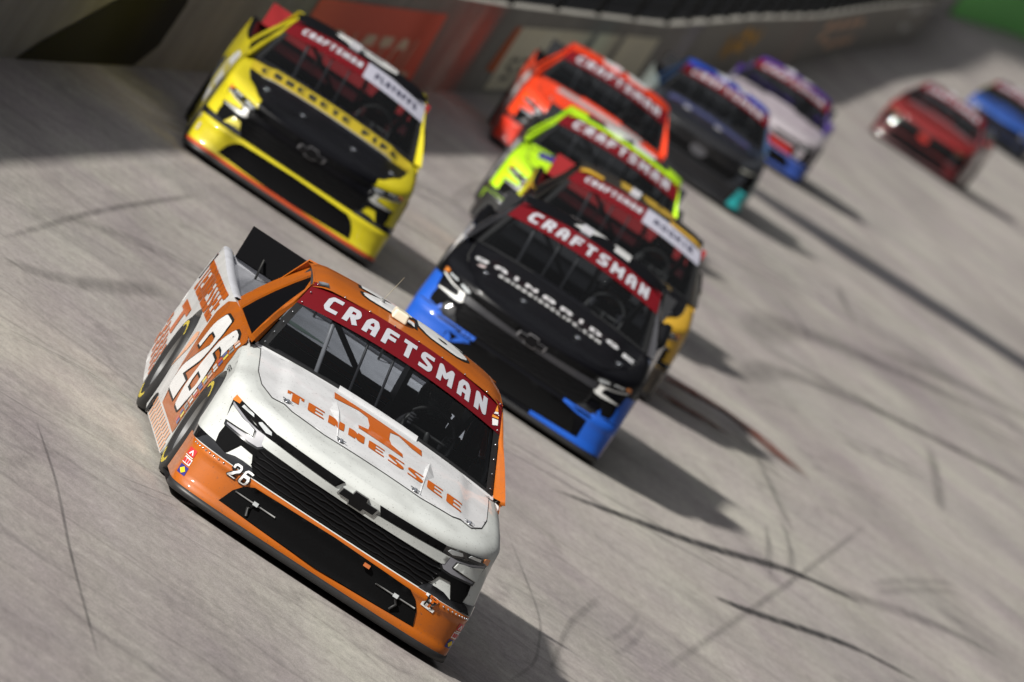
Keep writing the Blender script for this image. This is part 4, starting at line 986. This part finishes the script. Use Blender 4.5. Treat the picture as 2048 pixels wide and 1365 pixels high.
LIV.append(dict(name='race_truck', key='blu', pos=(3.107,22.07,-.123), num='71', label='black and blue race truck with GAINBRIDGE across its bonnet',
  col=dict(shell=BLK, bumper=BLK, hood=BLK, side=(.05,.06,.09), door=(.30,.31,.36), bed=BLK, cab=(.035,.035,.04), roof=BLK, spoiler=paint('spoiler_black_p', (.01,.01,.012)), bar=(.03,.03,.035), nose_top=BLK, drl=mat('drl_bright', (.8,.8,.78), .2, coat=1), emblem_rim=mat('dim_chrome2', (.38,.38,.40), .3, metal=.6)),
  decals=[('bonnet_lettering', 'hood', word('GAINBRIDGE', -.76, .80, .85, .985, t=.24, gap=.50), (.72,.72,.74), .008),
          ('bonnet_lettering', 'hood', word('GAINBRIDGELIFE.COM', -.52, .48, .655, .745, t=.2, gap=.4), (.6,.6,.6), .008),
          ('bonnet_lettering', 'hood', [[(-.72,.68),(-.66,.68),(-.64,.75),(-.70,.76)]], (.6,.5,.5), .008),
          ('corner_blue', 'ring', [[(-1,.09),(-.42,.09),(-.16,.30),(-.16,.352),(-.44,.352),(-.50,.42),(-.60,.62),(-1,.62)], [(1,.09),(.10,.09),(.10,.12),(.44,.135),(.44,.30),(.22,.33),(.22,.352),(.44,.352),(.50,.42),(.60,.62),(1,.62)]], blu, .003),
          ('bumper_sticker', 'ring', [[(.86,.10),(.90,.10),(.90,.30),(.86,.30)]], (.6,.5,.5), .005),]))
gold = (.62,.36,.03)
LIV.append(dict(name='race_truck', key='gld', pos=(4.745,33.2,-.095), banner='split', btext='ROOKIE', num='19', label='black and gold race truck with red spoiler, mostly hidden behind the GAINBRIDGE one',
  col=dict(shell=gold, bumper=(.05,.04,.03), hood=BLK, side=gold, door=BLK, bed=BLK, cab=(.02,.018,.015), roof=(.03,.025,.02), spoiler=paint('spoiler_red', (.28,.006,.008)), bar=BLK, nose_top=BLK, roofnum=paint('gold_number', (.55,.35,.04))),
  decals=[('roof_edge_gold', 'roof', [[(-.69,2.14),(-.45,2.14),(-.45,2.24),(-.69,2.28)], [(.30,2.14),(.69,2.14),(.69,2.28),(.30,2.24)]], gold, .005)]))
neo = (.52,.88,.01)
LIV.append(dict(name='race_truck', key='neo', pos=(5.45,42.75,-.105), num='98', label='black race truck with fluorescent yellow-green roof edge and pillars',
  col=dict(shell=neo, bumper=(.02,.02,.02), hood=neo, side=(.02,.02,.025), door=(.03,.03,.035), bed=(.03,.03,.03), cab=neo, roof=neo, spoiler=paint('spoiler_black_p', (.01,.01,.012)), bar=BLK, nose_top=(.02,.02,.025)),
  decals=[('bonnet_centre', 'hood', [[(-.42,.40),(.42,.40),(.55,1.40),(-.60,1.40)]], (.02,.02,.03), .006), ('bumper_edge', 'ring', [[(-1,.25),(-.90,.25),(-.88,.352),(-1,.352)]], neo, .006), ('nose_dark', 'nose', [[(-.90,.36),(-.84,.60),(-.60,.67),(.60,.67),(.84,.60),(.90,.36)]], (.012,.012,.014), .003), ('bonnet_patch', 'hood', [[(-.72,1.0),(-.35,1.02),(-.35,1.30),(-.72,1.34)]], (.05,.04,.25), .007), ('roof_black_centre', 'roof', [[(-.50,2.3),(.50,2.3),(.50,3.0),(-.50,3.0)]], (.03,.03,.03), .003)]))
org = (.88,.055,.008)
LIV.append(dict(name='race_truck', key='red', pos=(7.03,59.3,-.085), num='88', label='bright orange-red race truck with black nose, behind the fluorescent one and near the wall',
  col=dict(shell=org, bumper=(.60,.03,.01), hood=org, side=org, door=(.3,.05,.03), bed=BLK, cab=org, roof=org, spoiler=paint('spoiler_black_p', (.01,.01,.012)), bar=BLK, nose_top=None),
  decals=[('bonnet_stripe', 'hood', [[(-.62,1.05),(.55,1.02),(.60,1.38),(-.58,1.30)]], (.42,.42,.42), .007), ('nose_dark', 'nose', [[(-.88,.36),(-.80,.56),(-.60,.655),(.60,.655),(.80,.56),(.88,.36)]], (.012,.012,.014), .003)]))
tea = (.03,.40,.42)
LIV.append(dict(name='race_truck', key='tea', pos=(11.0,81.0,-.075), far=True, style='toyota', num='11', label='black race truck with bright blue roof and teal bumper corner, right of the orange-red truck',
  col=dict(shell=(.03,.033,.04), bumper=tea, hood=(.006,.007,.014), side=(.22,.26,.25), door=(.2,.25,.25), bed=BLK, cab=(.02,.05,.12), roof=(.01,.07,.50), spoiler=paint('spoiler_black_p', (.01,.01,.012)), nose_top=(.010,.010,.012), emblem=mat('emblem_dim', (.08,.08,.09), .4), drl=mat('drl_pale2', (.6,.62,.55), .2)),
  decals=[('bonnet_band', 'hood', [[(-.74,.98),(.62,.90),(.64,1.12),(-.70,1.26)]], (.05,.06,.16), .008), ('bonnet_spot', 'hood', [[(-.42+.055*math.cos(a*math.pi/6), .90+.07*math.sin(a*math.pi/6)) for a in range(12)], [(.10+.06*math.cos(a*math.pi/6), .82+.07*math.sin(a*math.pi/6)) for a in range(12)]], (.55,.55,.58), .010),
          ('corner_pale', 'ring', [[(.70,.13),(1,.13),(1,.62),(.80,.60),(.74,.40)]], (.26,.33,.31), .010), ('bumper_black_centre', 'ring', [[(-.62,.082),(.42,.082),(.50,.356),(-.62,.356)]], (.01,.01,.012), .004)]))
pur = (.09,.03,.30)
LIV.append(dict(name='race_truck', key='pur', pos=(14.911,105.78,-.137), far=True, style='toyota', num='17', label='white-nosed race truck with purple roof and blue bumper, following the blue-roofed one',
  col=dict(shell=(.42,.38,.41), bumper=(.03,.07,.30), hood=(.40,.35,.39), side=(.35,.33,.40), door=(.3,.28,.4), bed=pur, cab=(.05,.03,.16), roof=pur, spoiler=paint('spoiler_black_p', (.01,.01,.012)), emblem=mat('emblem_dim', (.08,.08,.09), .4)),
  decals=[('nose_red', 'nose', [[(.05,.37),(.62,.37),(.55,.50),(.05,.50)]], (.35,.02,.02), .008)]))
drd = (.30,.02,.018)
LIV.append(dict(name='race_truck', key='drd', size=1.14, pos=(25.5,161.8,-.204), far=True, style='toyota', num='5', label='dark red race truck with black grille, far back and apart from the pack',
  col=dict(shell=(.20,.012,.012), bumper=(.07,.008,.01), hood=(.16,.008,.008), side=(.30,.15,.12), door=(.3,.14,.12), bed=drd, cab=(.13,.02,.03), roof=(.14,.04,.07), spoiler=paint('spoiler_black_p', (.01,.01,.012)), emblem=paint('emblem_red', (.35,.02,.015)), drl=mat('drl_amber', (.22,.13,.07), .4)),
  decals=[('nose_dark', 'nose', [[(-.90,.36),(-.80,.62),(.80,.62),(.90,.36)]], (.015,.012,.014), .002), ('bonnet_band', 'hood', [[(-.70,1.2),(.75,1.2),(.75,1.38),(-.70,1.38)]], (.25,.15,.17), .008)]))
LIV.append(dict(name='race_truck', key='lst', size=1.15, pos=(36.79,227.69,-.2), far=True, num='2', label='race truck with black cab and bright blue bonnet, cut off at the right edge',
  col=dict(shell=(.02,.08,.34), bumper=(.01,.012,.02), hood=(.015,.055,.24), side=(.02,.02,.04), door=(.02,.02,.04), bed=BLK, cab=(.14,.13,.02), roof=(.06,.03,.09), spoiler=paint('spoiler_black_p', (.01,.01,.012)), bar=BLK, nose_top=None),
  decals=[('nose_dark', 'nose', [[(-.95,.36),(-.88,.62),(.88,.62),(.95,.36)]], (.012,.012,.02), .004)]))
names_ = ['leading white and orange truck','yellow truck beside the wall','GAINBRIDGE truck','black and gold truck','fluorescent-edged truck','orange-red truck','blue-roofed truck','purple-roofed truck','dark red truck','last truck at the right edge']
suits = [((.03,.03,.035),(.03,.09,.075)),((.10,.02,.02),(.25,.20,.20)),((.05,.05,.06),(.20,.08,.02)),((.05,.05,.05),(.3,.06,.03)),((.04,.04,.05),(.1,.1,.12)),((.04,.03,.03),(.3,.3,.3)),((.03,.04,.06),(.05,.1,.15)),((.05,.03,.08),(.1,.1,.1)),((.08,.02,.02),(.08,.05,.05)),((.03,.03,.05),(.05,.05,.1))]
import time; t0 = time.time()
for i, L_ in enumerate(LIV):
    L_['col'] = {k: v for k, v in L_['col'].items() if v is not None}
    truck(L_)
    driver(L_['pos'], ('driver in %s suit and helmet in the %s' % (['black','dark red','grey','dark grey','charcoal','dark brown','navy','purple','maroon','blue-black'][i], names_[i])), *suits[i])
print('built in %.1f s' % (time.time()-t0))
